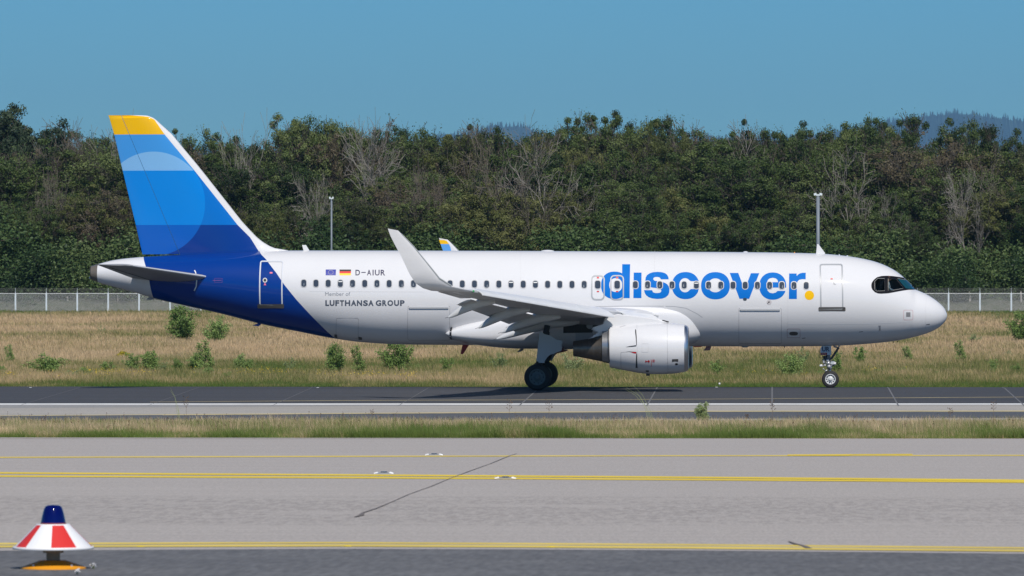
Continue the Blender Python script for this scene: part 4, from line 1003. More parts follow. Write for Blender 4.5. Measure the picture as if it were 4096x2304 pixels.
for i in range(6):
    x = 505 + i * 22; q = [P(*QN(*p), -.374) for p in ((x, 338), (x + 12, 338), (x + 12, 358), (x, 358))]; 
    if i != 3: MB().add(q, [(0, 1, 2, 3)]).build("placard_print", M_shade, nd_)

#%%AIREND

# ================================================================== trees, bushes and grass
def leaf_mat(name, cols, scale=.35, rough=.55, tr=.12):
    cols = [tuple(v * {'shrub_leaves': 1, 'pale_shrub_leaves': 1, 'yellow_flowers': 1}.get(name, .78) for v in c) for c in cols]
    m = mat(name, cols[0], rough, spec=.25); q = NT(m); n = q.n("ShaderNodeNewGeometry"); oi = q.n("ShaderNodeObjectInfo")
    tcn = q.n("ShaderNodeTexCoord"); at = q.n("ShaderNodeAttribute"); at.attribute_name = "tint"
    ns = q.n("ShaderNodeTexNoise"); ns.inputs['Scale'].default_value = scale; ns.inputs['Detail'].default_value = 3; q.l(n.outputs['Position'], ns.inputs['Vector'])
    f = q.m('ADD', q.m('MULTIPLY', ns.outputs[0], .55), q.m('ADD', q.m('MULTIPLY', at.outputs['Fac'], .35), q.m('MULTIPLY', oi.outputs['Random'], .45)))
    cr = q.n("ShaderNodeValToRGB"); e = cr.color_ramp.elements; e[0].position = .30; e[0].color = (*cols[0], 1); e[1].position = 1.0; e[1].color = (*cols[-1], 1)
    for i, c in enumerate(cols[1:-1]): x = e.new(.30 + .70 * (i + 1) / (len(cols) - 1)); x.color = (*c, 1)
    q.l(f, cr.inputs[0]); q.l(cr.outputs[0], q.b.inputs['Base Color'])
    if tr:
        t = q.n("ShaderNodeBsdfTranslucent"); q.l(cr.outputs[0], t.inputs[0]); mx = q.n("ShaderNodeMixShader"); mx.inputs[0].default_value = tr
        o = q.t.nodes["Material Output"]; q.l(q.b.outputs[0], mx.inputs[1]); q.l(t.outputs[0], mx.inputs[2]); q.l(mx.outputs[0], o.inputs['Surface'])
    return m
M_oak = leaf_mat("oak_leaves", [(.022, .040, .012), (.052, .088, .022), (.098, .142, .036), (.175, .215, .07)])
M_olive = leaf_mat("olive_leaves", [(.036, .048, .014), (.080, .100, .026), (.135, .152, .042), (.21, .215, .075)])
M_brownl = leaf_mat("withered_leaves", [(.080, .060, .038), (.12, .092, .056), (.15, .12, .070), (.10, .105, .045)])
M_pine = leaf_mat("pine_needles", [(.025, .045, .025), (.040, .068, .034), (.055, .085, .040), (.07, .095, .045)])
M_under = leaf_mat("understory_leaves", [(.026, .055, .018), (.058, .105, .032), (.10, .158, .048), (.16, .21, .075)], .6)
M_shrub = leaf_mat("shrub_leaves", [(.14, .22, .06), (.20, .30, .08), (.26, .37, .11), (.33, .43, .16)], 1.5, tr=.3)
M_shrubp = leaf_mat("pale_shrub_leaves", [(.18, .25, .10), (.25, .33, .13), (.31, .38, .17), (.38, .45, .21)], 1.5, tr=.3)
M_bark = mat("bark_dark", (.075, .062, .050), .9, var=.3, vscale=3)
M_barkp = mat("bark_pale_dead", (.27, .245, .215), .9, var=.25, vscale=2)
M_barkd = mat("bark_dead_brown", (.15, .125, .10), .9, var=.3, vscale=2)

def grow(rg, H, spread, levels=5, start=.25, bend=.18, up=.25, kids=(2, 4), lean=0):
    """branch skeleton: list of (p0, p1, r0, r1, level) and the tips"""
    segs, tips = [], []
    def br(p, d, L, r, lv):
        n = 3 if lv < 2 else 2
        for i in range(n):
            d = (d + rg.normal(0, bend, 3) + np.array([0, 0, up * .15])); d = d / np.linalg.norm(d)
            q = p + d * L / n; r2 = r * (.82 if i < n - 1 else .72); segs.append((p, q, r, r2, lv)); 
            if lv >= levels - 2: tips.append((q, lv))
            if lv < levels and i >= (0 if lv else 0) and (lv > 0 or i > 0 or start < .3):
                for _ in range(rg.integers(1, 3) if i < n - 1 else rg.integers(kids[0], kids[1] + 1)):
                    a = rg.uniform(0, 2 * math.pi); t = rg.uniform(.45, 1.0) * spread
                    u = np.cross(d, [math.cos(a), math.sin(a), .3]); u /= (np.linalg.norm(u) + 1e-6)
                    nd = d * math.cos(t) + u * math.sin(t); nd[2] += up * .4; nd /= np.linalg.norm(nd)
                    br(q, nd, L * rg.uniform(.52, .80), r2 * rg.uniform(.5, .72), lv + 1)
            p, r = q, r2
    br(np.array([0., 0., 0.]), np.array([lean, 0, 1.0]), H * .42, H * .016 + .06, 0)
    zs = max([t[0][2] for t in tips]); k = H / zs
    segs = [(a * k, b * k, r0, r1, l) for a, b, r0, r1, l in segs]; tips = [(t * k, l) for t, l in tips]
    return segs, tips
def tubes(segs, minr=.02):
    V, F = [], []
    for a, b, r0, r1, lv in segs:
        n = 6 if lv < 2 else 3; r0 = max(r0, minr); r1 = max(r1, minr); d = b - a; d = d / (np.linalg.norm(d) + 1e-9)
        u = np.cross(d, [0, 0, 1.0] if abs(d[2]) < .9 else [1.0, 0, 0]); u /= np.linalg.norm(u); v = np.cross(d, u); o = len(V)
        for c, r in ((a, r0), (b, r1)):
            for j in range(n): q = 2 * math.pi * j / n; V.append(c + (u * math.cos(q) + v * math.sin(q)) * r)
        for j in range(n): F.append((o + j, o + (j + 1) % n, o + n + (j + 1) % n, o + n + j))
    return np.array(V), np.array(F)
def leaves(rg, centres, per, sig, size, flat=.75, aspect=1.5):
    """many small leaf clump faces around the twigs"""
    c = np.repeat(np.asarray(centres), per, axis=0); n = len(c)
    c = c + rg.normal(0, 1, (n, 3)) * np.array([sig, sig, sig * flat])
    a = rg.normal(0, 1, (n, 3)); a /= np.linalg.norm(a, axis=1)[:, None]; b = rg.normal(0, 1, (n, 3)); b = np.cross(a, b); b /= np.linalg.norm(b, axis=1)[:, None]
    s = (size * rg.uniform(.6, 1.35, n))[:, None]; a = a * s * .5 * aspect; b = b * s * .5
    V = np.stack([c - a, c + b * .9 - a * .1, c + a, c - b * .9 + a * .15], 1).reshape(-1, 3); F = np.arange(4 * n).reshape(n, 4)
    t = np.repeat(rg.random(n), 4)
    return V, F, t
def clumps(rg, centres, per, rad, size, m_=.75):
    c = np.repeat(np.asarray(centres), per, axis=0); n = len(c); rr_ = np.repeat(rg.uniform(.6, 1.35, len(centres)), per) * rad
    d = rg.normal(0, 1, (n, 3)); d /= np.linalg.norm(d, axis=1)[:, None]; c = c + d * (rr_ * rg.random(n) ** .45)[:, None] * np.array([1, 1, .72])
    nr = d + rg.normal(0, .45, (n, 3)) + np.array([0, 0, .25]); nr /= np.linalg.norm(nr, axis=1)[:, None]
    b = np.cross(nr, rg.normal(0, 1, (n, 3))); b /= np.linalg.norm(b, axis=1)[:, None]; a = np.cross(nr, b); s = (size * rg.uniform(.6, 1.4, n))[:, None]; a = a * s * .7; b = b * s * .5
    V = np.stack([c - a, c + b * .9 - a * .1, c + a, c - b * .9 + a * .15], 1).reshape(-1, 3); F = np.arange(4 * n).reshape(n, 4)
    ct = np.repeat(rg.random(len(centres)), per); t = np.repeat(ct * .6 + .4 * rg.random(n), 4); return V, F, t
def leafmesh(name, V, F, t, m):
    me = mesh(name, V, F, m, smooth=False); at = me.attributes.new("tint", 'FLOAT', 'POINT'); at.data.foreach_set('value', t.astype(np.float32)); return me
def make_kind(seed, H, spread, leafm, per, sig, size, bark=M_bark, levels=5, keep=1.0, low=0.0, **k):
    rg = np.random.default_rng(seed); segs, tips = grow(rg, H, spread, levels, **k)
    V, F = tubes(segs, .025); tr = mesh("trunk", V, F, bark, smooth=True)
    cr = None
    if leafm is not None:
        T = np.array([t[0] for t in tips]); T = T[T[:, 2] > H * low]; T = T[rg.random(len(T)) < keep]
        nc = max(int(330 * keep), 70)
        if len(T) > nc:     # spread clump centres: keep the ones far from each other
            T = T[rg.permutation(len(T))]; keepi = [0]
            for i in range(1, len(T)):
                if len(keepi) >= nc: break
                if np.min(np.sum((T[keepi] - T[i]) ** 2, 1)) > (sig * 1.1) ** 2: keepi.append(i)
            T = T[keepi]
        V, F, t = clumps(rg, T, per, sig, size)
        A = np.array([t_[0] for t_ in tips]); A = A[A[:, 2] > H * low]; A = A[rg.random(len(A)) < min(1, 3500 * keep / max(len(A), 1))]
        V2, F2, t2 = leaves(rg, A, 4, .42, size); F2 = F2 + len(V); V = np.concatenate([V, V2]); F = np.concatenate([F, F2]); t = np.concatenate([t, t2]); cr = leafmesh("crown", V, F, t, leafm)
    return tr, cr, H
KINDS = {
 'oak': [make_kind(11 + i, 20, .85, M_oak, 230, .88, .155, low=.22) for i in range(6)],
 'olive': [make_kind(31 + i, 20, .85, M_olive, 230, .88, .15, low=.2) for i in range(3)],
 'loose': [make_kind(41 + i, 20, .8, M_oak, 170, .70, .165, keep=.42, low=.38, bark=M_barkd) for i in range(3)],
 'brown': [make_kind(51 + i, 19, .8, M_brownl, 110, .9, .15, keep=.7, low=.2, bark=M_barkd) for i in range(2)],
 'dead': [make_kind(61 + i, 20, .70, None, 0, 0, 0, bark=M_barkp if i < 3 else M_barkd, levels=4, kids=(2, 2 + i % 2), bend=.26) for i in range(5)],
}
# pine: bare lower trunk, cushions on top
def pine_kind(seed):
    rg = np.random.default_rng(seed); segs, tips = grow(rg, 24, .9, 4, up=.15)
    V, F = tubes(segs, .04); tr = mesh("trunk", V, F, M_barkd, smooth=True); T = np.array([t[0] for t in tips]); T = T[T[:, 2] > 11]
    V, F, t = clumps(rg, T[rg.random(len(T)) < .5], 190, 1.0, .22); return tr, leafmesh("crown", V, F, t, M_pine), 24
KINDS['pine'] = [pine_kind(71)]
NAMES = {'oak': ('oak_tree', 'tree'), 'olive': ('olive_green_tree', 'tree'), 'loose': ('thin_crowned_tree', 'tree'), 'brown': ('withered_tree', 'tree'), 'dead': ('dead_tree', 'dead tree'), 'pine': ('pine_tree', 'pine tree')}
def plant_tree(kind, px, top, Y, label, group=None, var=None, wide=1.0, seed=0):
    r2 = random.Random(int(px * 13 + Y * 7 + seed)); ks = KINDS[kind]; tr, cr, H = ks[r2.randrange(len(ks)) if var is None else var]
    p = P(px, top, Y); base = Vector((p.x, Y, zg(Y) - .1)); h = p.z - base.z; k = h / H
    e = empty(NAMES[kind][0], base, r2.uniform(0, 6.28)); tag(e, label, NAMES[kind][1], group); e.scale = (k * wide, k * wide, k)
    link("trunk", tr, e)
    if cr is not None: link("crown", cr, e)
    return e
def where(px, Y):
    L = [(60, 'at the left edge of the photo'), (250, 'left of the tail fin'), (500, 'behind the tail fin'), (700, 'just right of the tail fin tip'), (900, 'above the blue rear fuselage'), (1100, 'behind the foot of the tail fin'),
         (1300, 'behind the rear roof antenna'), (1500, 'right of the thin light mast'), (1700, 'behind the near wingtip fence'), (1950, 'beyond the small far wingtip'), (2200, 'above the middle cabin windows'), (2400, 'left of the first letter of the lettering'), (2600, 'above the start of the lettering'),
         (2800, 'above the letter c of the lettering'), (3000, 'above the letter v of the lettering'), (3200, 'just left of the thick light mast'), (3400, 'just right of the thick light mast'), (3600, 'above the cockpit'), (3800, 'above the nose tip'), (3950, 'right of the nose'), (9999, 'at the right edge of the photo')]
    for a, b in L:
        if px < a: return b
TR = [  # kind, px, top y, depth
 ('pine', 15, 402, 345), ('pine', 118, 480, 352), ('dead', 250, 462, 350), ('dead', 355, 432, 356), ('loose', 300, 470, 362), ('brown', 60, 600, 340), ('brown', 210, 560, 338), ('olive', 330, 560, 336), ('oak', 440, 540, 345),
 ('loose', 810, 515, 352), ('dead', 905, 500, 348), ('brown', 770, 560, 342), ('oak', 880, 560, 345), ('oak', 975, 548, 350), ('dead', 1045, 430, 352), ('oak', 1010, 500, 346), ('loose', 1110, 480, 356), ('oak', 1165, 462, 344), ('oak', 1270, 462, 350), ('oak', 1335, 478, 342),
 ('dead', 1440, 436, 350), ('loose', 1480, 462, 346), ('brown', 1400, 520, 340), ('oak', 1590, 478, 350), ('oak', 1640, 484, 344), ('olive', 1720, 490, 340), ('olive', 1765, 480, 350), ('loose', 1830, 500, 352), ('oak', 1880, 520, 346),
 ('dead', 1925, 440, 334), ('loose', 1985, 480, 348), ('brown', 1930, 600, 338), ('oak', 2060, 500, 350), ('olive', 2110, 498, 342), ('dead', 2185, 462, 336), ('loose', 2250, 462, 346), ('oak', 2310, 500, 350), ('oak', 2380, 480, 344), ('olive', 2330, 560, 336),
 ('oak', 2430, 462, 352), ('oak', 2512, 436, 346), ('oak', 2570, 455, 352), ('olive', 2610, 500, 340), ('loose', 2650, 488, 348), ('loose', 2800, 465, 350), ('brown', 2720, 560, 344), ('dead', 2990, 458, 352), ('loose', 3030, 480, 346), ('oak', 3110, 500, 350), ('oak', 3180, 500, 342), ('oak', 3240, 492, 350),
 ('oak', 3370, 488, 346), ('olive', 3405, 545, 332), ('oak', 3440, 500, 352), ('oak', 3540, 510, 344), ('dead', 3330, 545, 333), ('oak', 3665, 446, 350), ('oak', 3740, 446, 344), ('oak', 3820, 450, 352), ('olive', 3780, 560, 338), ('oak', 3600, 520, 340), ('oak', 3985, 488, 346), ('dead', 4060, 560, 334), ('loose', 4080, 530, 345), ('oak', 3900, 540, 342)]
DESC = {'oak': 'tall dark green tree', 'olive': 'olive green tree', 'loose': 'half bare thin crowned tree', 'brown': 'withered brownish tree', 'dead': 'leafless dead tree', 'pine': 'tall bare trunked pine'}
for x_, t_, v_, lab_ in ((178, 640, 3, 'slender bare brown tree in front of the wood, left of the tail fin'), (1290, 660, 1, 'slender pale bare tree in front of the wood, left of the thin light mast'), (1715, 610, 3, 'slender bare tree in front of the wood, right of the near wingtip'), (2085, 700, 4, 'low bare tree in front of the wood, above the middle cabin windows'), (3590, 720, 0, 'low pale bare tree in front of the wood, above the cockpit'), (3955, 690, 2, 'slender pale bare tree in front of the wood, right of the nose'), (3872, 640, 1, 'slender pale bare tree in front of the wood, above the nose tip')):
    plant_tree('dead', x_, t_, 313.5, lab_, 'dead trees standing out of the forest edge', var=v_, wide=.42)
used = {}
for i, (k, x, t, Y) in enumerate(TR):
    lab = DESC[k] + ' ' + where(x, Y); used.setdefault(lab, []).append(plant_tree(k, x, t, Y - (18 if k == 'dead' else 0), lab, {'dead': 'dead trees standing out of the forest edge', 'pine': 'pines at the left end of the forest edge'}.get(k, 'tall trees of the forest edge behind the fence'), wide={'dead': .62, 'pine': .75, 'loose': .7}.get(k, .68)))
for lab, L in used.items():
    if len(L) > 1:
        for j, o in enumerate(sorted(L, key=lambda o: o.location.x)):
            o['label'] = (['left hand ', 'right hand ', 'rightmost '][j] if len(L) < 3 else ['left hand ', 'middle ', 'right hand '][j % 3]) + lab
# front rows of lower trees that close the wall of foliage
rr = random.Random(5); n = 0; used2 = {}
for row, (Y, t0, t1, st) in enumerate(((372, 510, 590, 140), (330, 540, 720, 125), (318, 700, 880, 105))):
    x = -150 + row * 37
    while x < 4250:
        kd = rr.choices(['oak', 'olive', 'brown', 'loose'], [7, 3, 1.2, 1 if row < 2 else 0])[0]
        top = rr.uniform(t0, t1) + (45 if 430 < x < 1000 and row == 0 else 0)
        used2.setdefault({'oak': 'dark green', 'olive': 'olive green', 'brown': 'brownish withered', 'loose': 'thin crowned'}[kd] + ' ' + ['back', 'middle', 'front'][row] + ' row tree ' + where(x, Y), []).append(plant_tree(kd, x, top, Y + rr.uniform(-5, 5), '', 'lower trees closing the forest edge', wide=[1.1, 1.15, 1.1][row]))
        n += 1; x += st * rr.uniform(.75, 1.25)
def uniq(U):
    for lab, L in U.items():
        L.sort(key=lambda o: o.location.x)
        for j, o in enumerate(L):
            pre = '' if len(L) == 1 else (['left hand ', 'right hand '] if len(L) == 2 else ['left hand ', 'middle ', 'right hand '] if len(L) == 3 else ['1st ', '2nd ', '3rd ', '4th ', '5th ', '6th '])[min(j, 5)]
            o['label'] = pre + lab
uniq(used2)
# understory: bushes at the foot of the wood
def bush_kind(seed, H, W, m, per, size, nst=9, bend=.25, lean=0.0, barkm=M_bark, clump=.14, up=.35, spread=.7, dens=1.0):
    rg = np.random.default_rng(seed); segs, tips = [], []
    for s_ in range(nst):
        a = rg.uniform(0, 6.28); t = rg.uniform(0, spread) ; d = np.array([math.cos(a) * math.sin(t) + lean, math.sin(a) * math.sin(t), math.cos(t)]); p = np.array([rg.normal(0, .06), rg.normal(0, .06), 0.0]); L = H * rg.uniform(.55, 1.05)
        for i in range(6):
            d = d + rg.normal(0, bend, 3) * .5 + np.array([0, 0, up * .1]); d /= np.linalg.norm(d); q = p + d * L / 6
            segs.append((p, q, .018 * H * (1 - i / 7), .018 * H * (1 - (i + 1) / 7), 3))
            if i >= 1:
                tips.append(q)
                for _ in range(2):
                    e = q + (rg.normal(0, 1, 3) * np.array([1, 1, .6])) * L * .11; segs.append((q, e, .006 * H, .004 * H, 3)); tips.append(e)
            p = q
    T = np.array(tips); V, F = tubes(segs, .006); st = mesh("stem", V, F, barkm, smooth=True)
    V, F, t = leaves(rg, T, max(int(per * dens), 1), clump * H, size, .8, 1.7); V[:, 2] = np.abs(V[:, 2]); fo = leafmesh("foliage", V, F, t, m); return st, fo, H
UND = [bush_kind(101 + i, 6, 5, M_under, 120, .15, 12, clump=.10, spread=1.0) for i in range(4)]
SHR = {'round': [bush_kind(111 + i, 1, 1, M_shrub, 30, .036, 10, clump=.058) for i in range(3)],
       'upright': [bush_kind(121 + i, 1, 1, M_shrub, 28, .036, 6, clump=.045, spread=.45) for i in range(3)],
       'lean': [bush_kind(131 + i, 1, 1, M_shrub, 32, .036, 3, clump=.05, lean=-.5, spread=.18, bend=.12) for i in range(2)],
       'sparse': [bush_kind(141 + i, 1, 1, M_shrubp, 20, .032, 5, clump=.045, spread=.6) for i in range(2)],
       'pale': [bush_kind(151, 1, 1, M_shrubp, 60, .038, 5, clump=.055, spread=.22)],
       'yellow': [bush_kind(161, 1, 1, leaf_mat("yellow_flowers", [(.10, .12, .02), (.30, .27, .02), (.42, .36, .02), (.50, .40, .02)], 6, tr=.2), 40, .06, 10, clump=.09, spread=1.1)]}
rr = random.Random(9); x = -120; used3 = {}
while x < 4250:
    st, fo, H = rr.choice(UND); Y = rr.uniform(306, 314); hpx = rr.uniform(110, 260) if x > 520 else rr.uniform(150, 300); p = P(x, 1190 - hpx, Y)
    h = p.z - zg(Y); e = empty("undergrowth_bush", (p.x, Y, zg(Y)), rr.uniform(0, 6.28)); e.scale = (h / H * 1.25, h / H * 1.25, h / H)
    tag(e, None, 'bush', 'undergrowth bushes behind the fence'); used3.setdefault('undergrowth bush between fence and trees ' + where(x, Y), []).append(e); link("stem", st, e); link("foliage", fo, e); x += rr.uniform(55, 110)

uniq(used3)
# bushes and saplings in the meadow: px, base y, width, height, kind, description
BU = [(732, 1372, 130, 122, 'round', 'large multi-stemmed green bush, the left of two below the blue tail'), (875, 1378, 88, 92, 'round', 'round bright green bush, the right of two below the blue tail'), (53, 1457, 44, 62, 'lean', 'small leaning sapling near the left edge of the meadow'),
 (195, 1507, 110, 74, 'round', 'broad low bush sprawling to the left, near the left edge'), (345, 1512, 38, 38, 'upright', 'small dark bush between the sprawling bush and the yellow flowers'), (290, 1518, 40, 34, 'sparse', 'sparse grey green weed right of the sprawling bush'),
 (427, 1503, 55, 54, 'upright', 'squat green bush below the yellow flowering clump'), (540, 1500, 58, 76, 'upright', 'upright bush just right of the yellow flowering clump'), (600, 1500, 68, 80, 'round', 'taller dense bush beside the upright one, left of the blue rear belly'),
 (655, 1497, 34, 44, 'sparse', 'thin pale bush between two denser bushes below the tail'), (716, 1495, 44, 48, 'round', 'small bright bush left of a taller bush, below the tail bushes'), (772, 1495, 60, 76, 'upright', 'tall feathery bush under the large tail bushes'), (850, 1498, 50, 110, 'lean', 'slender sapling bowed over to the left, the tallest under the rear belly'),
 (832, 1512, 46, 36, 'round', 'low bush at the foot of the bowed sapling'), (955, 1492, 48, 62, 'round', 'left one of a pair of bushes under the rear door'), (1000, 1499, 40, 60, 'upright', 'right one of a pair of bushes under the rear door'), (1161, 1492, 42, 50, 'sparse', 'wispy plant under the rear door threshold'), (1205, 1372, 50, 16, 'sparse', 'low pale scrub just under the dark blue belly'),
 (1345, 1503, 86, 104, 'round', 'full green bush under the large grey lettering'), (1456, 1503, 52, 96, 'lean', 'drooping sapling between two full bushes'), (1583, 1498, 100, 112, 'round', 'largest full bush under the fuselage, left of the red antenna'), (1790, 1495, 44, 62, 'upright', 'small hazy bush below the red belly antenna'),
 (2002, 1490, 66, 72, 'sparse', 'open airy sapling left of the main wheels'), (2286, 1500, 74, 78, 'sparse', 'leggy sapling right of the main wheels, below the exhaust cone'), (2464, 1506, 44, 34, 'round', 'low bush below the rear end of the engine'), (2862, 1510, 40, 62, 'upright', 'narrow sapling right of the engine'),
 (3161, 1520, 72, 86, 'round', 'dense bush left of the nose wheel'), (3215, 1462, 40, 60, 'sparse', 'reddish bare twigs behind the dense bush left of the nose wheel'), (3354, 1502, 42, 78, 'upright', 'green bush close behind the nose wheel'), (3439, 1465, 44, 76, 'upright', 'upright sapling under the front door'),
 (3650, 1454, 54, 56, 'lean', 'leaning sapling below the cockpit'), (3860, 1457, 50, 76, 'lean', 'bent sapling right of the nose, midway to the edge'), (3976, 1499, 24, 52, 'upright', 'slim dark sapling near the right edge'), (4064, 1502, 38, 38, 'round', 'small round bush low at the right edge'), (4092, 1372, 96, 104, 'round', 'big green bush cut by the right edge of the photo'),
 (3983, 1278, 26, 24, 'sparse', 'tiny shrub right under the wire fence'), (3894, 1376, 52, 36, 'sparse', 'tussock of rank green grass right of the nose'), (3568, 1436, 44, 18, 'round', 'low light green clump between two saplings'), (408, 1343, 24, 34, 'sparse', 'lone weed in the dry grass under the tail cone'), (450, 1343, 22, 20, 'sparse', 'second low weed in the dry grass under the tail cone'),
 (490, 1440, 66, 30, 'yellow', 'clump of bright yellow flowers in the meadow'), (3206, 1517, 52, 22, 'yellow', 'patch of yellow flowers beside the dense bush'), (4030, 1430, 30, 24, 'sparse', 'pair of thin twigs near the right edge'), (2550, 1420, 40, 30, 'sparse', 'faint pale weed beneath the engine'), (6, 1500, 34, 30, 'round', 'bush cut by the left edge of the photo')]
rr = random.Random(21)
for i, (px, by, wd, ht, kd, lab) in enumerate(BU):
    b = G(px, by); d = (b - CAM).length; s_ = d / FPX; st, fo, H = rr.choice(SHR[kd]); h = ht * s_ * 1.2
    e = empty({'lean': 'sapling', 'upright': 'sapling', 'sparse': 'weed', 'yellow': 'flower_clump'}.get(kd, 'bush'), b, rr.uniform(-.5, .5) if kd == 'lean' else rr.uniform(0, 6.28))
    wx_ = wd * s_ / (h * {'round': .95, 'upright': .72, 'lean': .85, 'sparse': .8, 'yellow': 1.5}[kd]); wx_ = min(max(wx_, .7), 2.0) * 1.15
    e.scale = (h * wx_, h * wx_, h); tag(e, lab, {'lean': 'sapling', 'upright': 'sapling', 'sparse': 'weed', 'yellow': 'flowers'}.get(kd, 'bush')); link("stem", st, e); link("foliage", fo, e)
rg = np.random.default_rng(12)
for i in range(46):
    px = rg.uniform(0, 4096) if i % 3 else rg.uniform(200, 1300); by = rg.uniform(1478, 1524); b = G(px, by); st, fo, H = SHR[['sparse', 'round', 'upright'][i % 3]][i % 2]; h = rg.uniform(14, 34) * (b - CAM).length / FPX
    e = empty("weed", b, rg.uniform(0, 6.28)); e.scale = (h * 1.3, h * 1.3, h); tag(e, 'low green weed in the grass along the far edge of the runway', 'weed', 'low green weeds along the far edge of the runway'); link("stem", st, e); link("foliage", fo, e)
# pale sapling standing in the grass verge
b = G(2808, 1701); s_ = (b - CAM).length / FPX; st, fo, H = SHR['pale'][0]; h = 92 * s_
e = empty("sapling", b); e.scale = (h * .9, h * .9, h); tag(e, 'pale green sapling standing in the grass verge in front of the runway', 'sapling'); link("stem", st, e); link("foliage", fo, e)
for px, by, wd, ht, kd, lab in ((1350 * .42, 1748, 60, 34, 'round', 'dark green weed tuft at the taxiway edge, left third'), (690, 1746, 55, 46, 'round', 'dark bush of the grass verge near the left long grass stalks'), (880, 1744, 50, 36, 'round', 'small bright weed tuft right of the dark verge bush'), (2900, 1745, 60, 34, 'round', 'bright green weed below the pale verge sapling'), (3090, 1744, 70, 34, 'round', 'dark green weed below the tall brown seed stalk'), (1560, 1745, 80, 36, 'upright', 'rank green tuft at the taxiway edge below the fuselage middle')):
    b = G(px, by); s_ = (b - CAM).length / FPX; st, fo, H = rr.choice(SHR[kd]); h = ht * s_; e = empty("weed", b, px); e.scale = (h * wd / ht, h * wd / ht, h); tag(e, lab, 'weed'); link("stem", st, e); link("foliage", fo, e)

# ---- grass blades
def vnoise(x, y, sc, seed):
    r3 = np.random.default_rng(seed); T = r3.random((256, 256)); u, v = x * sc + 1000, y * sc + 1000; i, j = np.floor(u).astype(int), np.floor(v).astype(int); fu, fv = u - i, v - j
    fu = fu * fu * (3 - 2 * fu); fv = fv * fv * (3 - 2 * fv); g = lambda a, b: T[a % 256, b % 256]
    return (g(i, j) * (1 - fu) + g(i + 1, j) * fu) * (1 - fv) + (g(i, j + 1) * (1 - fu) + g(i + 1, j + 1) * fu) * fv
def grass(name, label, n, xr, Yfun, hfun, wfun, tintf, m, seed, kids=3):
    rg = np.random.default_rng(seed); Y = Yfun(rg, n); d = Y + 250; x = (rg.random(n) * (xr[1] - xr[0]) + xr[0]) * d
    z = np.interp(Y, PY, PZ) - .02; h = hfun(x, Y, rg); w_ = wfun(Y) * rg.uniform(.6, 1.3, n); a = rg.uniform(0, math.pi, n); ln = rg.normal(0, .28, (n, 2)) * h[:, None]; ln[:, 0] += .10 * h * -1
    b0 = np.stack([x - np.cos(a) * w_, Y - np.sin(a) * w_, z], 1); b1 = np.stack([x + np.cos(a) * w_, Y + np.sin(a) * w_, z], 1)
    tp = np.stack([x + ln[:, 0], Y + ln[:, 1], z + h], 1); V = np.stack([b0, b1, tp], 1).reshape(-1, 3); t = np.clip(tintf(x, Y, rg), 0, 1)
    me = leafmesh(name, V, np.arange(3 * n).reshape(n, 3), np.repeat(t, 3), m); o = link(name, me); o['kind'] = 'stuff'; return o
def grass_mat(name, cols, pos):
    m = mat(name, cols[0], .8, spec=.15); q = NT(m); at = q.n("ShaderNodeAttribute"); at.attribute_name = "tint"; cr = q.n("ShaderNodeValToRGB"); e = cr.color_ramp.elements
    e[0].position = pos[0]; e[0].color = (*cols[0], 1); e[1].position = pos[-1]; e[1].color = (*cols[-1], 1)
    for c, p in zip(cols[1:-1], pos[1:-1]): y = e.new(p); y.color = (*c, 1)
    q.l(at.outputs['Fac'], cr.inputs[0]); q.l(cr.outputs[0], q.b.inputs['Base Color'])
    t = q.n("ShaderNodeBsdfTranslucent"); q.l(cr.outputs[0], t.inputs[0]); mx = q.n("ShaderNodeMixShader"); mx.inputs[0].default_value = .3; o = q.t.nodes["Material Output"]
    q.l(q.b.outputs[0], mx.inputs[1]); q.l(t.outputs[0], mx.inputs[2]); q.l(mx.outputs[0], o.inputs['Surface']); return m
# tint 0 = straw, .5 = olive, 1 = green
M_g1 = grass_mat("meadow_grass", [(.62, .455, .275), (.48, .37, .20), (.28, .26, .10), (.14, .17, .05), (.10, .17, .035)], [0, .3, .55, .8, 1.0])
def t_field(x, Y, rg):
    d = Y + 250; n = .5 * vnoise(x, Y * .35, .12, 1) + .3 * vnoise(x, Y * .5, .45, 2) + .2 * vnoise(x, Y, 1.7, 3)
    base = np.interp(Y, [24, 29, 33, 48, 62, 75, 90, 120, 180, 240, 285, 300, 312], [.88, .74, .48, .60, .72, .54, .20, .10, .13, .22, .42, .78, .8])
    right = np.clip((x / d + .01) * 12, 0, 1)          # the right half is greener and banded
    return base + (n - .5) * 1.5 + right * .16 + rg.normal(0, .16, len(x))
yf = lambda rg, n: 25 + (312 - 25) * rg.random(n) ** 1.55
grass("meadow_grass", None, 900000, (-.150, .060), yf, lambda x, Y, rg: rg.uniform(.18, .5, len(x)) * np.interp(Y, [25, 30, 36, 312], [.35, .6, 1, 1.05]) * (.75 + .5 * vnoise(x, Y, .3, 8)), lambda Y: np.interp(Y, [25, 60, 150, 312], [.016, .022, .045, .075]), t_field, M_g1, 1)
# yellow flowers low in the meadow
M_fl = mat("yellow_blossom", (.62, .45, .02), .7)
rg = np.random.default_rng(77); cx = []
for px, by, n_, sx in ((30, 1520, 260, 70), (210, 1518, 60, 20), (400, 1510, 500, 60), (560, 1512, 120, 40), (770, 1500, 25, 10), (1050, 1508, 350, 70), (1290, 1515, 80, 40), (1420, 1520, 120, 60), (1530, 1521, 100, 40), (1640, 1524, 120, 20), (1740, 1520, 50, 40), (3080, 1512, 60, 60), (3480, 1500, 80, 22), (3560, 1505, 30, 60)):
    for _ in range(int(n_ * .45)): b = G(px + rg.normal(0, sx), by + rg.normal(0, 5)); cx.append((b.x, b.y, b.z + rg.uniform(.2, .42)))
V, F, t = leaves(rg, np.array(cx), 2, .05, .045, 1, 1); o = link("yellow_wildflowers", leafmesh("yellow_wildflowers", V, F, t, M_fl)); o['kind'] = 'stuff'
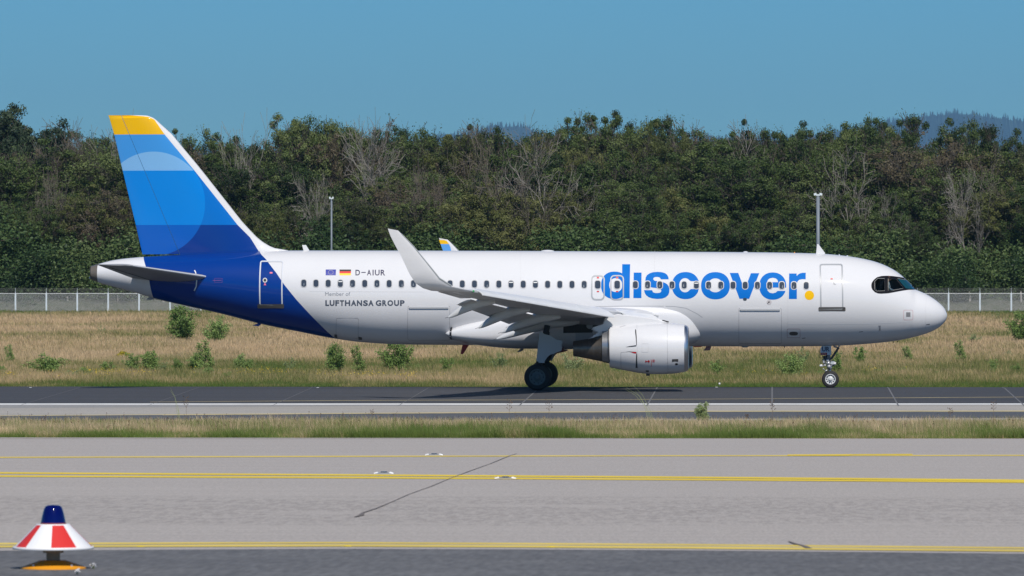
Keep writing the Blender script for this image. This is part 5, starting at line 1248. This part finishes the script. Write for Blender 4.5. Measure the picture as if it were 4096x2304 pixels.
# verge between runway and taxiway
M_g2 = grass_mat("verge_grass", [(.66, .53, .33), (.44, .32, .22), (.36, .33, .15), (.22, .26, .085), (.13, .19, .045)], [0, .3, .52, .78, 1.0])
def t_verge(x, Y, rg):
    n = .40 * vnoise(x, Y * .5, .3, 11) + .38 * vnoise(x, Y * .5, 1.1, 12) + .22 * vnoise(x, Y, 4.0, 13)
    return np.interp(Y, [-108, -106.5, -104, -98, -80, -40], [.78, .66, .50, .38, .28, .18]) + (n - .5) * 3.0 + rg.normal(0, .26, len(x))
yv = lambda rg, n: -107.9 + 69 * rg.random(n) ** 2.1
grass("verge_grass", None, 420000, (-.152, .062), yv, lambda x, Y, rg: rg.uniform(.08, .37, len(x)) * (.45 + 1.15 * vnoise(x, Y, .9, 18) * (.6 + .8 * vnoise(x, Y, .17, 19))) * np.interp(Y, [-108, -106, -100, -40], [.75, 1.0, 1.05, .8]), lambda Y: np.interp(Y, [-108, -90, -40], [.007, .010, .016]), t_verge, M_g2, 2)
# seed heads over the verge
rg = np.random.default_rng(5); cs = []; sg = []
for _ in range(420):
    Y = -107 + 60 * rg.random() ** 1.3; x = rg.uniform(-.15, .06) * (Y + 250); h = rg.uniform(.3, .52); z = zg(Y); p = np.array([x, Y, z]); q = p + np.array([rg.normal(0, .05), 0, h]); sg.append((p, q, .003, .002, 4)); cs.append(q)
V, F = tubes(sg, .003); V2, F2, t2 = leaves(rg, np.array(cs), 5, .014, .022, 2, 1.6)
me = mesh("seed_heads", np.concatenate([V, V2]), [tuple(f) for f in F] + [tuple(f + len(V)) for f in F2], mat("seed_head_brown", (.13, .085, .05), .9), smooth=False); o = link("seed_heads", me); o['kind'] = 'stuff'
# tall dead weeds and long bowed grass stalks standing over the verge
def dead_weed(px, by, ht, lab, seed):
    rg = np.random.default_rng(seed); b = G(px, by); h = ht * (b - CAM).length / FPX; segs = []; tips = []
    p = np.array([0, 0, 0.]); 
    for i in range(5):
        q = p + np.array([rg.normal(0, .03), 0, 1]) * h / 5; segs.append((p, q, .006, .005, 3))
        if i > 1:
            for sgn in (-1, 1): e_ = q + np.array([sgn * rg.uniform(.06, .16), rg.normal(0, .05), rg.uniform(.08, .2)]) * h; segs.append((q, e_, .004, .003, 3)); tips.append(e_)
        p = q
    tips.append(p); V, F = tubes(segs, .004); e = empty("dead_weed", b); tag(e, lab, 'weed'); link("stem", mesh("stem", V, F, mat("weed_stem", (.17, .12, .08), .9)), e)
    V, F, t = leaves(rg, np.array(tips), 7, .022, .035, 1, 1); link("seed_head", leafmesh("seed_head", V, F, t, bpy.data.materials["seed_head_brown"]), e)
for i, a in enumerate(((3090, 1690, 72, 'tall dead weed with brown seed heads below the front cargo door'), (2988, 1696, 34, 'short dead weed left of the tall one below the front cargo door'), (1489, 1690, 44, 'dead weed over the verge below the largest bush'), (2037, 1690, 80, 'spindly dead weed over the verge left of the main wheels'), (2196, 1690, 78, 'branched dead weed over the verge right of the main wheels'), (3975, 1680, 66, 'dead weed over the verge at the far right'), (3800, 1690, 50, 'small dead weed in the verge, second from the right edge'), (745, 1680, 80, 'pale dead weed beside the long bowed grass stalks'))): dead_weed(*a, i)
def stalks(L, lab):
    b = G(*L[0][0]); e = empty("grass_stalks", b); tag(e, lab, 'grass')
    for pts in L:
        Y = b.y; q = [P(x, y, Y) for x, y in pts]; q[0].z = min(q[0].z, zg(Y) + .05); MB().tube(q, [.006, .005, .004, .002][:len(q)] if len(q) == 4 else .004, 5).build("stalk", bpy.data.materials.get("stalk_green") or mat("stalk_green", (.28, .33, .12), .7), e)
stalks([[(722, 1690), (714, 1640), (700, 1590), (682, 1552)], [(718, 1690), (711, 1630), (698, 1585), (680, 1562)], [(716, 1690), (708, 1650), (704, 1625), (700, 1600)]], 'long bowed green grass stalks left of the rear door')
stalks([[(2612, 1690), (2592, 1640), (2560, 1585), (2505, 1550)], [(2618, 1690), (2600, 1640), (2570, 1580), (2532, 1540)], [(2605, 1690), (2582, 1625), (2560, 1590), (2540, 1562)], [(2598, 1690), (2575, 1620), (2540, 1580), (2500, 1556)]], 'long bowed grass stalks standing over the verge below the engine')


# ================================================================== fence, masts and airfield lights
M_galv = mat("galvanised_post", (.56, .62, .66), .5, var=.08, vscale=4)
M_wire = mat("galvanised_wire", (.50, .51, .50), .5)
M_conc = mat("old_concrete_post", (.40, .36, .33), .9, var=.2, vscale=6)
FY = 299.0; PS = 3.0
fence = empty("wire_fence", (-30, FY, zg(FY))); tag(fence, 'long chain-link fence with pale posts and barbed wire in front of the woods', 'fence')
p0 = P(62, 1255, FY).x; z0 = zg(FY); Hf = 1.98
n0 = int((-88 - p0) / PS) - 1; n1 = int((32 - p0) / PS) + 2
def post_me():
    m = MB().box((0, 0, Hf / 2 - .1), (.155, .10, Hf + .2)); m.tube([(0, 0, Hf), (0, -.02, Hf + .16)], [.05, .03], 6); m.tube([(0, -.02, Hf + .1), (0, -.04, Hf + .52)], .018, 5)
    o = m.build("post", M_galv); me = o.data; bpy.data.objects.remove(o); return me
pm = post_me()
# one panel of woven wire: two families of crossing wires
V, F = [], []
def wire(a, b, w_):
    o = len(V); d = (b[0] - a[0], b[1] - a[1]); L = math.hypot(*d); nx, nz = -d[1] / L * w_, d[0] / L * w_
    for (x, z) in (a, b):
        V.append((x - nx, 0, z - nz)); V.append((x + nx, 0, z + nz)); V.append((x, -.012, z))
    F.extend([(o, o + 3, o + 5, o + 2), (o + 2, o + 5, o + 4, o + 1), (o + 1, o + 4, o + 3, o)])
st = .10
k = -Hf
while k < PS:
    for sgn in (1, -1):
        x0, z0_ = (k, .04) if sgn > 0 else (k + Hf, .04); x1, z1 = (k + Hf, Hf) if sgn > 0 else (k, Hf)
        a, b = [x0, z0_], [x1, z1]
        def clip(p, q, xm):
            t = (xm - p[0]) / (q[0] - p[0]); return [xm, p[1] + (q[1] - p[1]) * t]
        for xm, lo in ((0, True), (PS, False)):
            ia = a[0] < xm if lo else a[0] > xm; ib = b[0] < xm if lo else b[0] > xm
            if ia and ib: a = None; break
            if ia: a = clip(a, b, xm)
            elif ib: b = clip(a, b, xm)
        if a and math.hypot(a[0] - b[0], a[1] - b[1]) > .03: wire(a, b, .0075)
    k += st
wm = mesh("wire_mesh", V, F, M_wire, smooth=False)
o = MB().tube([(0, 0, Hf), (PS, 0, Hf)], .032, 6).build("top_rail", mat("rail_pale", (.66, .68, .68), .5)); rm = o.data; bpy.data.objects.remove(o)
V2 = MB()
for i, (y, z) in enumerate(((-.02, Hf + .16), (-.03, Hf + .28), (-.035, Hf + .39), (-.04, Hf + .5))): V2.tube([(0, y, z), (PS / 2, y, z - .02), (PS, y, z)], .009, 3)
o = V2.build("barbed_wire", mat("barbed_wire_steel", (.30, .31, .29), .6)); bw = o.data; bpy.data.objects.remove(o)
for i in range(n0, n1):
    x = p0 + i * PS - fence.location.x; 
    link("post", pm, fence, (x, 0, 0)); link("mesh_panel", wm, fence, (x, .06, 0)); link("top_rail", rm, fence, (x, .06, 0)); link("barbed_wire", bw, fence, (x, 0, 0))
# old leaning concrete posts and a gravel bank behind the wire
for i, (px, ty, ln) in enumerate(((90, 1176, 0), (278, 1186, .12), (470, 1178, -.02), (655, 1182, .04), (3882, 1166, .05), (4088, 1166, .06), (3700, 1172, 0))):
    Y = 303.5; b = P(px, 1245, Y); t = P(px - ln * 80, ty, Y); e = MB().tube([(b.x, Y, zg(Y) - .1), (t.x, Y, t.z)], [.11, .085], 5).build("concrete_post", M_conc)
    tag(e, ['old concrete post behind the wire fence, leftmost of the row', 'old concrete post leaning left behind the wire fence', 'old concrete post behind the fence below the tail cone', 'old concrete post behind the fence under the blue tail', 'old concrete post behind the fence just right of the nose', 'old concrete post behind the fence at the right edge', 'old concrete post behind the fence near the nose tip'][i], 'post')
M_gravel = asphalt_mat("gravel_track", (.12, .115, .09), (.06, .075, .04), None, 9, streak=(1.2, 1.2, 1), amt=.9)
V = []; F = []; xs_ = np.linspace(-110, 50, 161); rg = np.random.default_rng(3)
for x in xs_: 
    h = 1.15 + .35 * rg.random(); V += [(x, 300.3, zg(300.3) + .0), (x, 302.2, zg(302) + h * .75), (x, 304.4, zg(304) + h), (x, 306, zg(306) + h), (x, 309, zg(309))]
for i in range(len(xs_) - 1):
    for j in range(4): F.append((5 * i + j, 5 * i + 5 + j, 5 * i + 6 + j, 5 * i + 1 + j))
tag(link("gravel_bank", mesh("gravel_bank", V, F, M_gravel, smooth=False)), kind='structure')
# light masts
def mast(px, ty, Y, r, lab):
    t = P(px, ty, Y); z = zg(Y); e = empty("light_mast", (t.x, Y, z)); tag(e, lab, 'mast')
    MB().tube([(t.x, Y, z), (t.x, Y, t.z - .2)], [r * 1.1, r], 12).build("pole", mat("mast_grey", (.17, .20, .235), .5) if "mast_grey" not in bpy.data.materials else bpy.data.materials["mast_grey"], e, smooth=True)
    m = MB().box((t.x, Y, t.z - .12), (r * 2.6, r * 2.2, .16)); m.build("head", M_galv, e)
    for s_ in (-1, 1): MB().box((t.x + s_ * r * 1.6, Y - .06, t.z - .04), (r * 1.8, .3, .2), Matrix.Rotation(R(18 * s_), 3, 'Y'), taper=.8).build("lamp", M_galv, e)
    MB().tube([(t.x, Y, t.z - .5), (t.x, Y, t.z - .1)], r * .6, 8).build("neck", M_galv, e)
mast(1326, 790, 296, .085, 'thin grey light mast rising behind the rear fuselage'); mast(3272, 775, 292, .165, 'thick grey light mast rising behind the front roof antenna')
# blue flashing beacon with its red and white skirt
b = G(213, 2277); b.z = zg(b.y) + .006; K = 1 / 419.0
BE = empty("hazard_beacon", b); tag(BE, 'blue beacon light over a red and white conical skirt on an orange base plate', 'beacon')
cb = Vector(b)
MB().lathe(cb, (0, 0, 1), [(0, .318), (.014, .318), (.080, .13), (.084, .001)], 48).build("base_plate", mat("orange_plate", (.80, .33, .015), .5), BE, smooth=True, auto=30)
MB().lathe(cb + Vector((0, 0, 0)), (0, 0, 1), [(.02, .085), (.045, .075), (.06, .062), (.12, .068), (.155, .066), (.155, .10), (.21, .10), (.215, .05)], 32).build("stem", mat("stem_brown_grey", (.30, .235, .17), .6), BE, smooth=True, auto=30)
zb_, zt_, rb, rt = .205, .425, .385, .165
MB().lathe(cb, (0, 0, 1), [(zb_ - .012, rb + .004), (zb_ - .012, rb - .03), (zt_ - .02, rt - .04), (zt_, rt - .05)], 45).build("skirt_inside", M_white, BE)
MW = mat("skirt_white", (.78, .78, .79), .4); MR = mat("skirt_red", (.62, .035, .03), .4)
BA = [-200, -157, -128, -86, -46, -2, 38, 78, 118, 160]
for i in range(9):
    a0 = R(BA[i]); da = R(BA[i + 1] - BA[i]); V = []; F = []
    for j in range(6):
        a = a0 + da * j / 5
        for z, r in ((zb_, rb), (zt_, rt)): V.append(cb + Vector((math.cos(a) * r, math.sin(a) * r, z)))
        for z, r in ((zb_ + .003, rb - .008), (zt_ - .003, rt - .008)): V.append(cb + Vector((math.cos(a) * r, math.sin(a) * r, z)))
    for j in range(5):
        q = 4 * j; F += [(q, q + 4, q + 5, q + 1), (q + 2, q + 3, q + 7, q + 6), (q, q + 2, q + 6, q + 4), (q + 1, q + 5, q + 7, q + 3)]
    red = i in (1, 3, 5, 7)
    pn = MB().add(V, F).build("panel", MR if red else MW, BE)
MB().lathe(cb, (0, 0, 1), [(zb_ - .014, rb - .01), (zb_ - .014, rb + .010), (zb_ + .012, rb + .006), (zb_ + .012, rb - .008)], 48).build("rim", MW, BE, smooth=True)
MB().lathe(cb, (0, 0, 1), [(zt_ - .008, rt + .002), (zt_ + .008, rt - .002), (zt_ + .010, .10)], 40).build("collar", MW, BE, smooth=True)
lm = mat("blue_lens", (.001, .003, .085), .09, spec=.5)
MB().lathe(cb, (0, 0, 1), [(zt_ + .008, .122), (zt_ + .03, .120), (zt_ + .09, .108), (zt_ + .15, .092), (zt_ + .178, .078), (zt_ + .190, .055), (zt_ + .194, .001)], 40).build("lens", lm, BE, smooth=True)
MB().lathe(cb, (0, 0, 1), [(zt_ + .004, .124), (zt_ + .014, .128), (zt_ + .02, .122)], 40).build("gasket", mat("gasket_red", (.2, .02, .02), .6), BE, smooth=True)
for i in range(4): a = R(50 + 90 * i); MB().tube([cb + Vector((math.cos(a) * .26, math.sin(a) * .26, .02)), cb + Vector((math.cos(a) * .26, math.sin(a) * .26, .05))], .012, 8).build("bolt", M_strut, BE)
MB().lathe(cb + Vector((.22, -.33, .22)), (0, 0, 1), [(0, .006), (.05, .004)], 6).build("scratch", M_seam, BE) if False else None
# raised inset lights along the taxiway centre
def inset(px, py, w_, lab, dark=True):
    c = G(px, py); L = w_ * (c - CAM).length / FPX / 2; e = empty("inset_light", c); tag(e, lab, 'light')
    MB().lathe(c, (0, 0, 1), [(0, L), (.006, L * .95), (.018, L * .70), (.021, .001)], 32).build("housing", M_strut if not dark else mat("inset_housing", (.30, .31, .32), .45), e, smooth=True, auto=30)
    for s_ in (-1, 1): MB().box(c + Vector((s_ * L * .74, -.04, .016)), (L * .46, L * .6, .026), Matrix.Rotation(R(14 * s_), 3, 'Y'), taper=.75).build("reflector", M_white, e)
    MB().lathe(c + Vector((0, 0, .026)), (0, 0, 1), [(0, L * .35), (.014, L * .28), (.016, .001)], 16).build("lens", M_glass, e)
inset(1737, 1821, 76, 'low raised inset light on the taxiway, farthest of the three'); inset(1536, 1895, 84, 'low raised inset light on the taxiway, leftmost of the three'); inset(2022, 1915, 92, 'raised inset light with two white ends beside the double yellow line')
# yellow reflector patches on the side line
for i, (px, py) in enumerate(((562, 2188), (1391, 2187), (2206, 2189.5))):
    c = G(px, py); e = MB().lathe(c + Vector((0, 0, .004)), (0, 0, 1), [(0, .045), (.006, .04), (.010, .001)], 14).build("taxiway_marker", mat("marker_yellow", (.74, .56, .02), .5) if i == 0 else bpy.data.materials["marker_yellow"], smooth=True)
    tag(e, ['small yellow stud on the near double line, nearest the beacon', 'small yellow stud on the near double line, middle one', 'small yellow stud on the near double line, right hand one'][i], 'stud')
def edge_light(px, py, h, lab):
    c = G(px, py); e = empty("edge_light", c); tag(e, lab, 'light'); k_ = h * (c - CAM).length / FPX
    MB().tube([c, c + Vector((0, 0, k_ * .6))], k_ * .12, 8).build("stem", M_strut, e); MB().lathe(c + Vector((0, 0, k_ * .5)), (0, 0, 1), [(0, k_ * .2), (k_ * .15, k_ * .28), (k_ * .42, k_ * .22), (k_ * .5, .001)], 12).build("lens", M_white, e, smooth=True)
edge_light(2878, 1546.5, 16, 'small white runway edge light on the far side, right of the engine')
for px, py, lab in ((122, 1551, 'flat white inset light at the far runway edge, far left'), (1271, 1551, 'flat white inset light at the far runway edge under the grey lettering'), (2866, 1549.5, 'flat white inset light at the far runway edge beside the small post light'), (108, 1617, 'white inset light on the runway edge line, leftmost'), (612, 1617, 'white inset light on the runway edge line, second from the left'), (1112, 1616.5, 'white inset light on the runway edge line below the rear belly')):
    c = G(px, py); tag(MB().lathe(c + Vector((0, 0, .006)), (0, 0, 1), [(0, .07), (.01, .06), (.016, .03), (.017, .001)], 12).build("inset_light", M_white, smooth=True), lab, 'light')
# small white flowers growing out of the asphalt beside the beacon
def daisies(px, py, n_, lab):
    c = G(px, py); e = empty("wild_flower", c); tag(e, lab, 'flower'); rg = np.random.default_rng(int(px)); sg = []; tp = []
    for _ in range(n_):
        q = np.array([rg.normal(0, .012), rg.normal(0, .012), rg.uniform(.02, .06)]); sg.append((np.zeros(3), q, .002, .0015, 4)); tp.append(q)
    V, F = tubes(sg, .002); link("stem", mesh("stem", V, F, M_shrub), e); V, F, t = leaves(rg, np.array(tp), 12, .006, .013, 1, 1); link("blossom", leafmesh("blossom", V, F, t, M_white), e)
daisies(373, 2278, 9, 'tiny white flowers in the asphalt right of the orange plate'); daisies(310, 2300, 9, 'tiny white flowers below the right edge of the orange plate')
